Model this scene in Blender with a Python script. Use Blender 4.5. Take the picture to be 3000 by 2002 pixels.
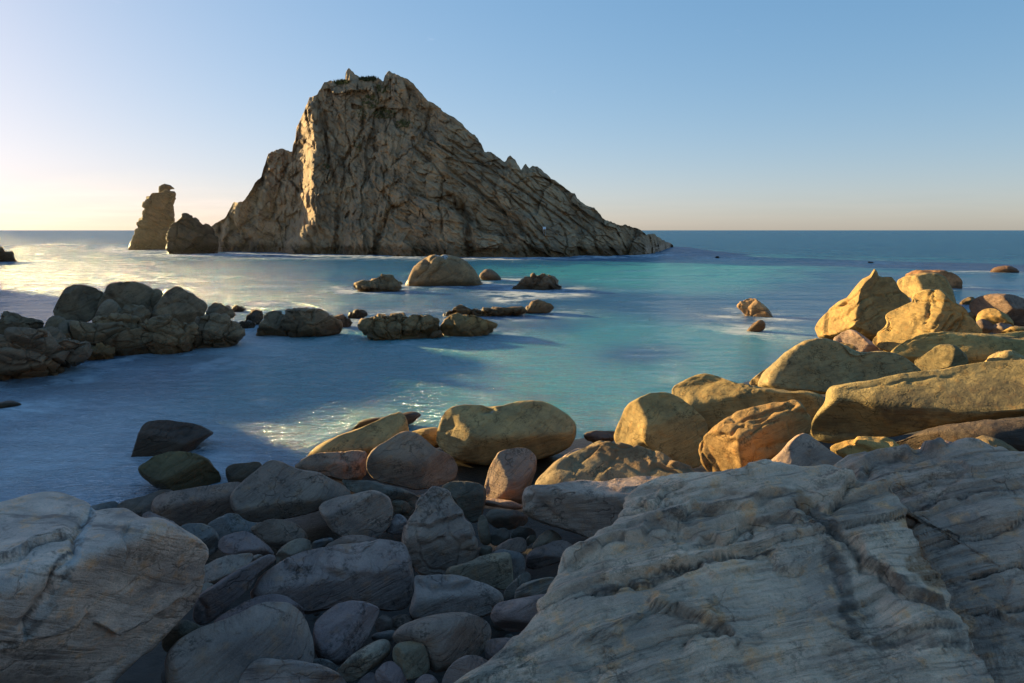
import bpy, bmesh, math, random
import numpy as np
from mathutils import Vector, Matrix

for o in list(bpy.data.objects):
    bpy.data.objects.remove(o, do_unlink=True)
SC = bpy.context.scene
COL = SC.collection

# ------------------------------------------------------------------ camera
FPX, CX, CY = 2000.0, 1500.0, 1001.0          # photo pixels, 24 mm lens on 36 mm sensor
CAM_H = 4.5
PITCH = math.atan((CY - 675.0) / FPX)
cam_d = bpy.data.cameras.new('camera'); cam = bpy.data.objects.new('camera', cam_d); COL.objects.link(cam)
cam_d.sensor_width = 36.0; cam_d.lens = 24.0; cam_d.clip_start = 0.05; cam_d.clip_end = 60000.0
cam.location = (0, 0, CAM_H); cam.rotation_euler = (math.pi / 2 - PITCH, 0, 0)
SC.camera = cam

# ------------------------------------------------------------------ light
SUN_AZ, SUN_EL = math.radians(-56.0), math.radians(11.0)   # azimuth from the view direction (+Y), to the left
S = Vector((math.sin(SUN_AZ) * math.cos(SUN_EL), math.cos(SUN_AZ) * math.cos(SUN_EL), math.sin(SUN_EL)))
sun_d = bpy.data.lights.new('sun', 'SUN'); sun = bpy.data.objects.new('sun', sun_d); COL.objects.link(sun)
sun_d.energy = 4.7; sun_d.angle = math.radians(0.6); sun_d.color = (1.0, 0.75, 0.34)
sun.rotation_euler = (-S).to_track_quat('-Z', 'Y').to_euler()
sun.location = S * 200

world = bpy.data.worlds.new('World'); SC.world = world; world.use_nodes = True
wn, wl = world.node_tree.nodes, world.node_tree.links
wn.clear()
w_out = wn.new('ShaderNodeOutputWorld'); w_bg = wn.new('ShaderNodeBackground'); w_sky = wn.new('ShaderNodeTexSky')
w_sky.sky_type = 'NISHITA'; w_sky.sun_disc = False
w_sky.sun_elevation = SUN_EL; w_sky.sun_rotation = SUN_AZ
w_sky.altitude = 0.0; w_sky.air_density = 1.0; w_sky.dust_density = 0.6; w_sky.ozone_density = 4.5
w_bg.inputs['Strength'].default_value = 0.15

def wnode(t, **kw):
    n = wn.new(t)
    for k, v in kw.items():
        setattr(n, k, v)
    return n
def wmath(op, a, b=None, c=None):
    n = wnode('ShaderNodeMath', operation=op)
    for i, x in enumerate((a, b, c)):
        if x is None: continue
        if hasattr(x, 'is_linked') or hasattr(x, 'links'): wl.new(x, n.inputs[i])
        else: n.inputs[i].default_value = x
    return n.outputs[0]
def wmaprange(x, a, b, c, d):
    n = wnode('ShaderNodeMapRange', interpolation_type='SMOOTHSTEP')
    wl.new(x, n.inputs[0])
    for i, v in enumerate((a, b, c, d)): n.inputs[i + 1].default_value = v
    return n.outputs[0]
# thin cloud bank along the horizon and a few wisps higher up, in the sky's own directions
w_tc = wnode('ShaderNodeTexCoord'); w_sep = wnode('ShaderNodeSeparateXYZ'); wl.new(w_tc.outputs['Generated'], w_sep.inputs[0])
w_map = wnode('ShaderNodeMapping'); wl.new(w_tc.outputs['Generated'], w_map.inputs[0]); w_map.inputs['Scale'].default_value = (5, 5, 75)
w_n1 = wnode('ShaderNodeTexNoise'); wl.new(w_map.outputs[0], w_n1.inputs['Vector'])
w_n1.inputs['Scale'].default_value = 1.6; w_n1.inputs['Detail'].default_value = 7; w_n1.inputs['Roughness'].default_value = 0.55
bank = wmath('MULTIPLY', wmaprange(w_sep.outputs[2], 0.0, 0.012, 0.4, 1), wmaprange(w_sep.outputs[2], 0.03, 0.062, 1, 0))
bank = wmath('MULTIPLY', bank, wmaprange(w_n1.outputs[0], 0.40, 0.66, 0, 1))
bank = wmath('MULTIPLY', bank, wmaprange(w_sep.outputs[0], -0.15, 0.15, 1, 0.12))
w_map2 = wnode('ShaderNodeMapping'); wl.new(w_tc.outputs['Generated'], w_map2.inputs[0]); w_map2.inputs['Scale'].default_value = (7, 7, 15)
w_n2 = wnode('ShaderNodeTexNoise'); wl.new(w_map2.outputs[0], w_n2.inputs['Vector'])
w_n2.inputs['Scale'].default_value = 2.3; w_n2.inputs['Detail'].default_value = 6; w_n2.inputs['Roughness'].default_value = 0.6
wisp = wmath('MULTIPLY', wmaprange(w_n2.outputs[0], 0.67, 0.78, 0, 0.6), wmaprange(w_sep.outputs[2], 0.12, 0.2, 0, 1))
mask = wmath('MAXIMUM', wmath('MULTIPLY', bank, 0.8), wisp)
w_bright = wnode('ShaderNodeMixRGB', blend_type='MULTIPLY'); w_bright.inputs[0].default_value = 1.0
wl.new(w_sky.outputs[0], w_bright.inputs[1]); w_bright.inputs[2].default_value = (1.5, 1.32, 1.25, 1)
w_mix = wnode('ShaderNodeMixRGB'); wl.new(mask, w_mix.inputs[0]); wl.new(w_sky.outputs[0], w_mix.inputs[1]); wl.new(w_bright.outputs[0], w_mix.inputs[2])
w_gam = wnode('ShaderNodeGamma'); wl.new(w_mix.outputs[0], w_gam.inputs[0]); w_gam.inputs[1].default_value = 0.75
w_tint = wnode('ShaderNodeMixRGB', blend_type='MULTIPLY'); w_tint.inputs[0].default_value = 1.0
w_d1 = wnode('ShaderNodeVectorMath', operation='MULTIPLY_ADD'); wl.new(w_gam.outputs[0], w_d1.inputs[0]); w_d1.inputs[1].default_value = (1 / 4.0,) * 3; w_d1.inputs[2].default_value = (1, 1, 1)
w_d2 = wnode('ShaderNodeVectorMath', operation='DIVIDE'); wl.new(w_gam.outputs[0], w_d2.inputs[0]); wl.new(w_d1.outputs[0], w_d2.inputs[1])
w_hsv = wnode('ShaderNodeHueSaturation'); w_hsv.inputs['Saturation'].default_value = 1.26; wl.new(w_d2.outputs[0], w_hsv.inputs['Color'])
wl.new(w_hsv.outputs[0], w_tint.inputs[1]); w_tint.inputs[2].default_value = (1.04, 0.935, 0.97, 1)
wl.new(w_tint.outputs[0], w_bg.inputs['Color']); wl.new(w_bg.outputs[0], w_out.inputs[0])

vs = SC.view_settings
vs.view_transform = 'Standard'; vs.look = 'None'; vs.gamma = 1.0; vs.use_curve_mapping = False
vs.exposure = 1.58
SC.cycles.use_denoising = True
SC.cycles.max_bounces = 6; SC.cycles.volume_bounces = 1

# ------------------------------------------------------------------ projection between photo pixels and the place
_cp, _sp = math.cos(PITCH), math.sin(PITCH)
AX = np.array([1.0, 0, 0]); AUP = np.array([0, _sp, _cp]); AFW = np.array([0, _cp, -_sp]); EYE = np.array([0, 0, CAM_H])
def rays(px, py):
    px = np.asarray(px, float); py = np.asarray(py, float)
    a = (px - CX) / FPX; b = (CY - py) / FPX
    return a[..., None] * AX + b[..., None] * AUP + AFW
def to_px(P):
    d = P - EYE
    f = np.maximum(d @ AFW, 1e-3)
    return CX + FPX * (d @ AX) / f, CY - FPX * (d @ AUP) / f
def sea_point(px, py):
    r = rays(px, py); t = -CAM_H / r[..., 2]
    return EYE + t[..., None] * r if np.ndim(t) else EYE + t * r

# frames in which outlines were measured: (x0, y0, scale) -> photo pixels
FR = dict(F=(0, 0, 1.0), Z=(0, 0, 1.2766), A=(300, 150, .42735), B=(1100, 180, .42735), C=(0, 760, .42735), D=(700, 700, .42735),
          E=(2000, 720, .42735), G=(0, 1332, .42735), H=(700, 1132, .55494), I=(1300, 1132, .72340), J=(600, 1350, .25641),
          K=(1100, 1300, .25641), L=(500, 1600, .25641), M=(1000, 1600, .25641), N=(0, 1400, .38390), O=(2300, 780, .29979))
def px_of(frame, pts):
    x0, y0, s = FR[frame]
    return np.array(pts, float) * s + np.array([x0, y0])

# ------------------------------------------------------------------ noise
def _hash(ix, iy, iz, seed):
    h = (ix.astype(np.int64) * 374761393 + iy.astype(np.int64) * 668265263 + iz.astype(np.int64) * 2147483647 + seed * 974711) & 0xFFFFFFFF
    h = ((h ^ (h >> 13)) * 1274126177) & 0xFFFFFFFF
    h = ((h ^ (h >> 16)) * 2246822519) & 0xFFFFFFFF
    return h ^ (h >> 15)
def _rnd(ix, iy, iz, seed):
    return (_hash(ix, iy, iz, seed) & 0xFFFFFF).astype(np.float64) / 0xFFFFFF
def vnoise(P, seed=0):
    i = np.floor(P).astype(np.int64); f = P - i
    f = f * f * f * (f * (f * 6 - 15) + 10)
    out = 0
    for dx in (0, 1):
        wx = f[:, 0] if dx else 1 - f[:, 0]
        for dy in (0, 1):
            wy = f[:, 1] if dy else 1 - f[:, 1]
            for dz in (0, 1):
                wz = f[:, 2] if dz else 1 - f[:, 2]
                out = out + wx * wy * wz * _rnd(i[:, 0] + dx, i[:, 1] + dy, i[:, 2] + dz, seed)
    return out * 2 - 1
_ROT = np.array([[0.0, 0.8, 0.6], [-0.8, 0.36, -0.48], [-0.6, -0.48, 0.64]])
def fbm(P, octaves=4, seed=0, gain=0.5, lac=2.03):
    s = 0; a = 1.0; n = 0
    for k in range(octaves):
        s = s + a * vnoise(P, seed + k * 17); n += a
        a *= gain; P = P @ _ROT.T * lac
    return s / n
def chunk(P, seed=0):
    """Cells: (F1, F2-F1, per-cell value, tilt term)"""
    i = np.floor(P).astype(np.int64); n = len(P)
    b1 = np.full(n, 9.0); b2 = np.full(n, 9.0); val = np.zeros(n); tl = np.zeros(n)
    for dx in (-1, 0, 1):
        for dy in (-1, 0, 1):
            for dz in (-1, 0, 1):
                a, b, c = i[:, 0] + dx, i[:, 1] + dy, i[:, 2] + dz
                h = _hash(a, b, c, seed)
                r = np.stack([(h & 1023), (h >> 10) & 1023, (h >> 20) & 1023], 1) / 1023.0
                v = P - (np.stack([a, b, c], 1) + r)
                d = (v * v).sum(1)
                new = d < b1
                b2 = np.where(new, b1, np.minimum(b2, d)); b1 = np.where(new, d, b1)
                h2 = _hash(a, b, c, seed + 7)
                g = np.stack([(h2 & 1023), (h2 >> 10) & 1023, (h2 >> 20) & 1023], 1) / 511.5 - 1
                val = np.where(new, (h2 & 4095) / 2047.5 - 1, val)
                tl = np.where(new, (g * v).sum(1), tl)
    return np.sqrt(b1), np.sqrt(b2) - np.sqrt(b1), val, tl
def sstep(x, a, b):
    t = np.clip((x - a) / (b - a), 0, 1)
    return t * t * (3 - 2 * t)

# ------------------------------------------------------------------ mesh helpers
def mesh_np(name, V, F):
    """F: (m,3) or (m,4) int array"""
    me = bpy.data.meshes.new(name); k = F.shape[1]
    me.vertices.add(len(V)); me.vertices.foreach_set('co', np.ascontiguousarray(V, np.float32).ravel())
    me.loops.add(F.size); me.loops.foreach_set('vertex_index', np.ascontiguousarray(F, np.int32).ravel())
    me.polygons.add(len(F))
    me.polygons.foreach_set('loop_start', np.arange(0, F.size, k, dtype=np.int32))
    me.polygons.foreach_set('use_smooth', np.ones(len(F), bool))
    me.update(calc_edges=True)
    return me
def set_mark(me, arr):
    at = me.color_attributes.new('mark', 'FLOAT_COLOR', 'POINT')
    c = np.zeros((len(me.vertices), 4), np.float32); c[:, :3] = arr; c[:, 3] = 1
    at.data.foreach_set('color', c.ravel())
def normals_np(V, F):
    a, b, c = V[F[:, 0]], V[F[:, 1]], V[F[:, 2]]
    if F.shape[1] == 4:
        n = np.cross(c - a, V[F[:, 3]] - b)
    else:
        n = np.cross(b - a, c - a)
    N = np.zeros_like(V)
    for j in range(3):
        for k in range(F.shape[1]):
            N[:, j] += np.bincount(F[:, k], n[:, j], len(V))
    return N / np.maximum(np.linalg.norm(N, axis=1, keepdims=True), 1e-12)
_ICO = {}
def ico(sub):
    if sub not in _ICO:
        bm = bmesh.new(); bmesh.ops.create_icosphere(bm, subdivisions=sub, radius=1)
        V = np.array([v.co[:] for v in bm.verts]); F = np.array([[v.index for v in f.verts] for f in bm.faces], np.int32)
        bm.free(); _ICO[sub] = (V / np.linalg.norm(V, axis=1, keepdims=True), F)
    return _ICO[sub]
def chaikin(p, n):
    for _ in range(n):
        q = np.roll(p, -1, 0)
        p = np.stack([0.8 * p + 0.2 * q, 0.2 * p + 0.8 * q], 1).reshape(-1, 2) if n == 1 else np.stack([0.75 * p + 0.25 * q, 0.25 * p + 0.75 * q], 1).reshape(-1, 2)
    return p
def polar_radius(poly, th):
    """radius of a polygon (about the origin) in the directions th"""
    c, s = np.cos(th), np.sin(th); R = np.full(len(th), 1e-9)
    for k in range(len(poly)):
        a, b = poly[k], poly[(k + 1) % len(poly)]
        e = b - a
        den = c * e[1] - s * e[0]
        den = np.where(np.abs(den) < 1e-12, 1e-12, den)
        t = (a[0] * e[1] - a[1] * e[0]) / den
        u = (a[0] * s - a[1] * c) / den
        ok = (t > 0) & (u >= -1e-6) & (u <= 1 + 1e-6)
        R = np.where(ok & (t > R), t, R)
    return R
def line_dist(x, y, pts):
    """distance to a polyline and the side (positive = above/left of its direction)"""
    d = np.full(len(x), 1e9); sd = np.zeros(len(x)); along = np.zeros(len(x))
    L = 0; tot = sum(math.hypot(*(pts[k + 1] - pts[k])) for k in range(len(pts) - 1))
    for k in range(len(pts) - 1):
        a, b = pts[k], pts[k + 1]; e = b - a; l2 = (e @ e)
        t = np.clip(((x - a[0]) * e[0] + (y - a[1]) * e[1]) / l2, 0, 1)
        dx, dy = x - a[0] - t * e[0], y - a[1] - t * e[1]
        q = np.hypot(dx, dy); s = -(e[0] * (y - a[1]) - e[1] * (x - a[0]))
        m = q < d
        d = np.where(m, q, d); sd = np.where(m, np.sign(s), sd); along = np.where(m, (L + t * math.sqrt(l2)) / tot, along)
        L += math.sqrt(l2)
    return d, sd, along

def tag(o, label=None, cat=None, group=None, kind=None):
    if label: o['label'] = label
    if cat: o['category'] = cat
    if group: o['group'] = group
    if kind: o['kind'] = kind
    return o
def link(name, me, mat, parent=None, color=None, loc=None):
    o = bpy.data.objects.new(name, me); COL.objects.link(o)
    if mat: me.materials.append(mat)
    if parent: o.parent = parent
    if color: o.color = (*color, 1)
    if loc is not None: o.location = loc
    return o

# ------------------------------------------------------------------ materials
class NT:
    def __init__(self, name):
        self.m = bpy.data.materials.new(name); self.m.use_nodes = True
        self.n, self.l = self.m.node_tree.nodes, self.m.node_tree.links
        self.n.clear(); self.out = self.n.new('ShaderNodeOutputMaterial')
    def node(self, t, **kw):
        x = self.n.new(t)
        for k, v in kw.items(): setattr(x, k, v)
        return x
    def put(self, sock, v):
        if hasattr(v, 'links'): self.l.new(v, sock)
        else: sock.default_value = v
    def math(self, op, *a):
        x = self.node('ShaderNodeMath', operation=op)
        for i, v in enumerate(a): self.put(x.inputs[i], v)
        return x.outputs[0]
    def ramp(self, v, a, b, c=0.0, d=1.0):
        x = self.node('ShaderNodeMapRange', interpolation_type='SMOOTHSTEP')
        for i, q in enumerate((v, a, b, c, d)): self.put(x.inputs[i], q)
        return x.outputs[0]
    def mix(self, f, a, b, mode='MIX'):
        x = self.node('ShaderNodeMixRGB', blend_type=mode)
        for i, q in enumerate((f, a, b)): self.put(x.inputs[i], q)
        return x.outputs[0]
    def noise(self, vec, scale, detail=5, rough=0.55, dist=0.0):
        x = self.node('ShaderNodeTexNoise'); self.l.new(vec, x.inputs['Vector'])
        x.inputs['Scale'].default_value = scale; x.inputs['Detail'].default_value = detail
        x.inputs['Roughness'].default_value = rough; x.inputs['Distortion'].default_value = dist
        return x.outputs[0]
    def mapping(self, vec, rot=(0, 0, 0), scale=(1, 1, 1)):
        x = self.node('ShaderNodeMapping', vector_type='TEXTURE'); self.l.new(vec, x.inputs[0])
        x.inputs['Rotation'].default_value = rot; x.inputs['Scale'].default_value = tuple(1.0 / q for q in scale)
        return x.outputs[0]

def rock_material(name, k=1.0, strata=0.4, strata_rot=(0.3, -0.35, 0.2), strata_freq=9.0, bump=0.6, cracks=0.5, lichen=0.3, wet_z=0.25, grain=1.0, ochre=0.35, strata_scale=None, bed=False):
    """k: size of the pattern in metres (1 = boulders near the camera, 8 = the island)"""
    t = NT(name); L = t.l
    geo = t.node('ShaderNodeNewGeometry'); oi = t.node('ShaderNodeObjectInfo')
    off = t.node('ShaderNodeVectorMath', operation='SCALE'); off.inputs[0].default_value = (37, 91, 53); L.new(oi.outputs['Random'], off.inputs['Scale'])
    add = t.node('ShaderNodeVectorMath', operation='ADD'); L.new(geo.outputs['Position'], add.inputs[0]); L.new(off.outputs[0], add.inputs[1])
    sc = t.node('ShaderNodeVectorMath', operation='SCALE'); L.new(add.outputs[0], sc.inputs[0]); sc.inputs['Scale'].default_value = 1.0 / k
    P = sc.outputs[0]
    base = oi.outputs['Color']
    big = t.noise(P, 1.3, 6, 0.6, 0.4); mid = t.noise(P, 6.0, 6, 0.62); fine = t.noise(P, 45.0, 4, 0.7)
    gr = t.noise(P, 170.0, 2, 0.6)
    SP = t.mapping(P, strata_rot, strata_scale or (1.0, 1.0, strata_freq))
    if bed:      # bands that follow the beds modelled in the slab
        ba = t.node('ShaderNodeAttribute', attribute_name='bed', attribute_type='GEOMETRY')
        SP = t.mapping(ba.outputs['Vector'], (0, 0, 0), (0.42, 1.0, 1.0))
    st = t.noise(SP, 1.6 if not bed else 1.0, 7, 0.62, 0.55 if not bed else 0.25)
    col = t.mix(t.ramp(big, 0.32, 0.68, 0.0, 1.0), t.mix(1.0, base, (0.74, 0.74, 0.75, 1), 'MULTIPLY'), t.mix(1.0, base, (1.28, 1.22, 1.14, 1), 'MULTIPLY'))
    col = t.mix(t.ramp(mid, 0.50, 0.72, 0.0, ochre), col, t.mix(1.0, base, (1.40, 0.98, 0.60, 1), 'MULTIPLY'))
    blot = t.noise(P, 2.3, 9, 0.72, 0.3)
    col = t.mix(t.ramp(blot, 0.47, 0.37, 0.0, 0.45), col, t.mix(1.0, col, (0.50, 0.50, 0.50, 1), 'MULTIPLY'))
    col = t.mix(t.ramp(st, 0.38, 0.50, strata * 0.8, 0.0), col, t.mix(1.0, col, (0.45, 0.45, 0.47, 1), 'MULTIPLY'))
    ST2 = t.mapping(P, strata_rot, tuple(q * 3.1 if q > 2 else q * 0.9 for q in (strata_scale or (1.0, 1.0, strata_freq))))
    if bed: ST2 = t.mapping(ba.outputs['Vector'], (0, 0, 0), (1.5, 2.2, 1.0))
    st2 = t.noise(ST2, 1.7 if not bed else 1.0, 5, 0.6, 0.4 if not bed else 0.2)
    col = t.mix(t.ramp(st2, 0.34, 0.43, strata, 0.0), col, t.mix(1.0, col, (0.38, 0.37, 0.37, 1), 'MULTIPLY'))
    col = t.mix(t.ramp(st2, 0.56, 0.68, 0.0, strata * 0.6), col, t.mix(1.0, col, (1.45, 1.42, 1.36, 1), 'MULTIPLY'))
    col = t.mix(t.ramp(fine, 0.32, 0.5, 0.4, 0.0), col, t.mix(1.0, col, (0.5, 0.5, 0.5, 1), 'MULTIPLY'))
    col = t.mix(t.ramp(gr, 0.45, 0.68, 0.0, 0.40 * grain), col, t.mix(1.0, col, (1.7, 1.65, 1.6, 1), 'MULTIPLY'))
    lich = t.math('MULTIPLY', t.ramp(t.noise(P, 2.6, 8, 0.68), 0.52, 0.62), t.ramp(t.noise(P, 26.0, 6, 0.75), 0.44, 0.56))
    col = t.mix(t.math('MULTIPLY', lich, lichen), col, t.mix(1.0, col, (0.25, 0.25, 0.24, 1), 'MULTIPLY'))
    # joints: thin, broken, dark
    cv = t.node('ShaderNodeTexVoronoi', feature='DISTANCE_TO_EDGE'); wp = t.node('ShaderNodeVectorMath', operation='ADD')
    wn_ = t.node('ShaderNodeTexNoise'); L.new(P, wn_.inputs['Vector']); wn_.inputs['Scale'].default_value = 5.0; wn_.inputs['Detail'].default_value = 5
    ws = t.node('ShaderNodeVectorMath', operation='SCALE'); L.new(wn_.outputs['Color'], ws.inputs[0]); ws.inputs['Scale'].default_value = 0.30
    L.new(t.mapping(P, strata_rot, (0.8, 0.8, 1.9)), wp.inputs[0]); L.new(ws.outputs[0], wp.inputs[1])
    L.new(wp.outputs[0], cv.inputs['Vector']); cv.inputs['Scale'].default_value = 2.1
    ck = t.math('MULTIPLY', t.ramp(cv.outputs['Distance'], 0.0, 0.022, 1.0, 0.0), t.ramp(t.noise(P, 2.2, 3), 0.50, 0.62))
    col = t.mix(t.math('MULTIPLY', ck, min(1.0, cracks) * 0.6), col, t.mix(1.0, col, (0.22, 0.20, 0.18, 1), 'MULTIPLY'))
    # painted-in kinds of stone: R pale vein, G black growth and other dark marks, B rusty patch
    va = t.node('ShaderNodeVertexColor', layer_name='mark'); sep = t.node('ShaderNodeSeparateColor'); L.new(va.outputs[0], sep.inputs[0])
    col = t.mix(t.math('MULTIPLY', sep.outputs[2], t.ramp(fine, 0.3, 0.6, 0.35, 1.0)), col, (0.30, 0.13, 0.045, 1))
    col = t.mix(t.math('MULTIPLY', sep.outputs[1], t.ramp(mid, 0.3, 0.6, 0.35, 1.0)), col, (0.035, 0.036, 0.036, 1))
    vein = t.mix(t.ramp(mid, 0.42, 0.55), (0.05, 0.06, 0.06, 1), (0.46, 0.47, 0.46, 1))
    col = t.mix(sep.outputs[0], col, vein)
    # wet and weedy near the water line
    sx = t.node('ShaderNodeSeparateXYZ'); L.new(geo.outputs['Position'], sx.inputs[0])
    wz = t.math('ADD', sx.outputs[2], t.math('MULTIPLY', t.math('SUBTRACT', t.noise(geo.outputs['Position'], 1.2, 4), 0.5), -0.8 * max(wet_z, 0.1)))
    wet = t.ramp(wz, wet_z * 0.45, wet_z * 1.2, 1.0, 0.0)
    col = t.mix(wet, col, t.mix(1.0, col, (0.50, 0.42, 0.30, 1), 'MULTIPLY'))
    b = t.node('ShaderNodeBsdfPrincipled')
    L.new(col, b.inputs['Base Color'])
    t.put(b.inputs['Roughness'], t.mix(wet, t.ramp(fine, 0.2, 0.8, 0.74, 0.92), (0.38, 0.38, 0.38, 1)))
    b.inputs['Specular IOR Level'].default_value = 0.28
    # relief
    hgt = t.math('ADD', t.math('MULTIPLY', mid, 0.9), t.math('MULTIPLY', fine, 0.30))
    hgt = t.math('ADD', hgt, t.math('MULTIPLY', gr, 0.09))
    hgt = t.math('ADD', hgt, t.math('MULTIPLY', t.ramp(st2, 0.34, 0.5), strata * 0.35))
    hgt = t.math('ADD', hgt, t.math('MULTIPLY', t.ramp(st, 0.32, 0.68), strata * 0.9))
    hgt = t.math('SUBTRACT', hgt, t.math('MULTIPLY', ck, cracks))
    bp = t.node('ShaderNodeBump'); L.new(hgt, bp.inputs['Height']); bp.inputs['Strength'].default_value = bump; bp.inputs['Distance'].default_value = 0.045 * k
    L.new(bp.outputs[0], b.inputs['Normal'])
    L.new(b.outputs[0], t.out.inputs[0])
    return t.m

MAT = dict(
    boulder=rock_material('boulder_stone', 0.8, 0.35, bump=0.8, cracks=0.75, lichen=0.75, ochre=0.5),
    pebble=rock_material('cobble_stone', 0.55, 0.3, bump=0.6, cracks=0.4, lichen=0.25, ochre=0.3),
    slab=rock_material('banded_gneiss', 0.7, 0.62, strata_rot=(0.3, 0.0, 0.2), strata_scale=(0.6, 8.0, 8.0), bed=True, bump=0.9, cracks=0.35, lichen=0.6, ochre=0.8, wet_z=0.05),
    crag=rock_material('fractured_sea_rock', 1.1, 0.45, bump=0.7, cracks=1.0, lichen=0.5, wet_z=0.5),
    island=rock_material('island_gneiss', 7.0, 0.5, strata_rot=(0.0, 0.62, 0.0), strata_freq=5.0, bump=0.85, cracks=0.9, lichen=0.5, wet_z=2.0, ochre=0.8),
)

# ------------------------------------------------------------------ the beach bed under the boulders (height from points read off the photo)
_gc = [(0, 1500, 0), (300, 1500, 0), (560, 1445, 0), (700, 1400, 0), (900, 1335, 0), (1180, 1290, 0), (1420, 1265, 0), (1700, 1262, 0),
       (1950, 1190, 0), (2180, 1110, 0), (2330, 1010, 0), (2430, 985, 0), (2750, 930, 0), (3000, 900, 0), (3300, 880, 0),
       (1000, 2002, 1.25), (600, 1850, 1.15), (200, 2002, 1.3), (1250, 1750, 0.95), (800, 1600, 0.6), (1300, 1550, 0.6), (1700, 1460, 0.75), (2000, 1400, 0.95),
       (2600, 1310, 1.2), (3100, 1300, 1.5), (2700, 1060, 1.0), (3000, 1030, 1.2), (2350, 1180, 0.7), (2500, 1600, 1.7), (3000, 1900, 2.0), (1500, 2200, 1.5)]
_G = []
for x, y, z in _gc:
    r = rays(x, y); t = (z - CAM_H) / r[2]; p = EYE + t * r; _G.append((p[0], p[1], z))
# further out to sea and behind the camera
_G += [(-30, 30, -3), (0, 26, -2.2), (10, 34, -2), (-12, 16, -1.4), (30, 60, -3), (-4, 18, -1.0), (6, 24, -1.4), (0, -4, 2.2), (-8, -2, 2.0), (8, -2, 2.6), (20, 8, 2.5), (30, 30, 2.0), (-14, 4, 1.5), (-20, 11, -0.2)]
_G = np.array(_G)
def _tps(r2):
    return 0.5 * r2 * np.log(r2 + 1e-9)
_n = len(_G); _A = np.zeros((_n + 3, _n + 3))
_A[:_n, :_n] = _tps(((_G[:, None, :2] - _G[None, :, :2]) ** 2).sum(-1)) + np.eye(_n) * 0.5
_A[:_n, _n] = 1; _A[:_n, _n + 1:] = _G[:, :2]; _A[_n, :_n] = 1; _A[_n + 1:, :_n] = _G[:, :2].T
_W = np.linalg.solve(_A, np.r_[_G[:, 2], 0, 0, 0])
def ground_z(x, y):
    x = np.atleast_1d(np.asarray(x, float)); y = np.atleast_1d(np.asarray(y, float)); q = np.stack([x, y], 1)
    z = _tps(((q[:, None] - _G[None, :, :2]) ** 2).sum(-1)) @ _W[:_n] + _W[_n] + q @ _W[_n + 1:]
    return np.clip(z, -3.5, 3.2)
def ground_point(px, py):
    r = rays(px, py); ts = np.linspace(2.0, 60, 900); P = EYE + ts[:, None] * r
    below = P[:, 2] <= ground_z(P[:, 0], P[:, 1])
    below |= P[:, 2] <= 0
    k = int(np.argmax(below)) if below.any() else len(ts) - 1
    return P[k]

FOOT = []      # footprints of rocks standing in the sea: (x, y, radius, foam strength)
REG = []
def view_dir(p):
    w = p - EYE
    return w / np.linalg.norm(w)

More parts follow.
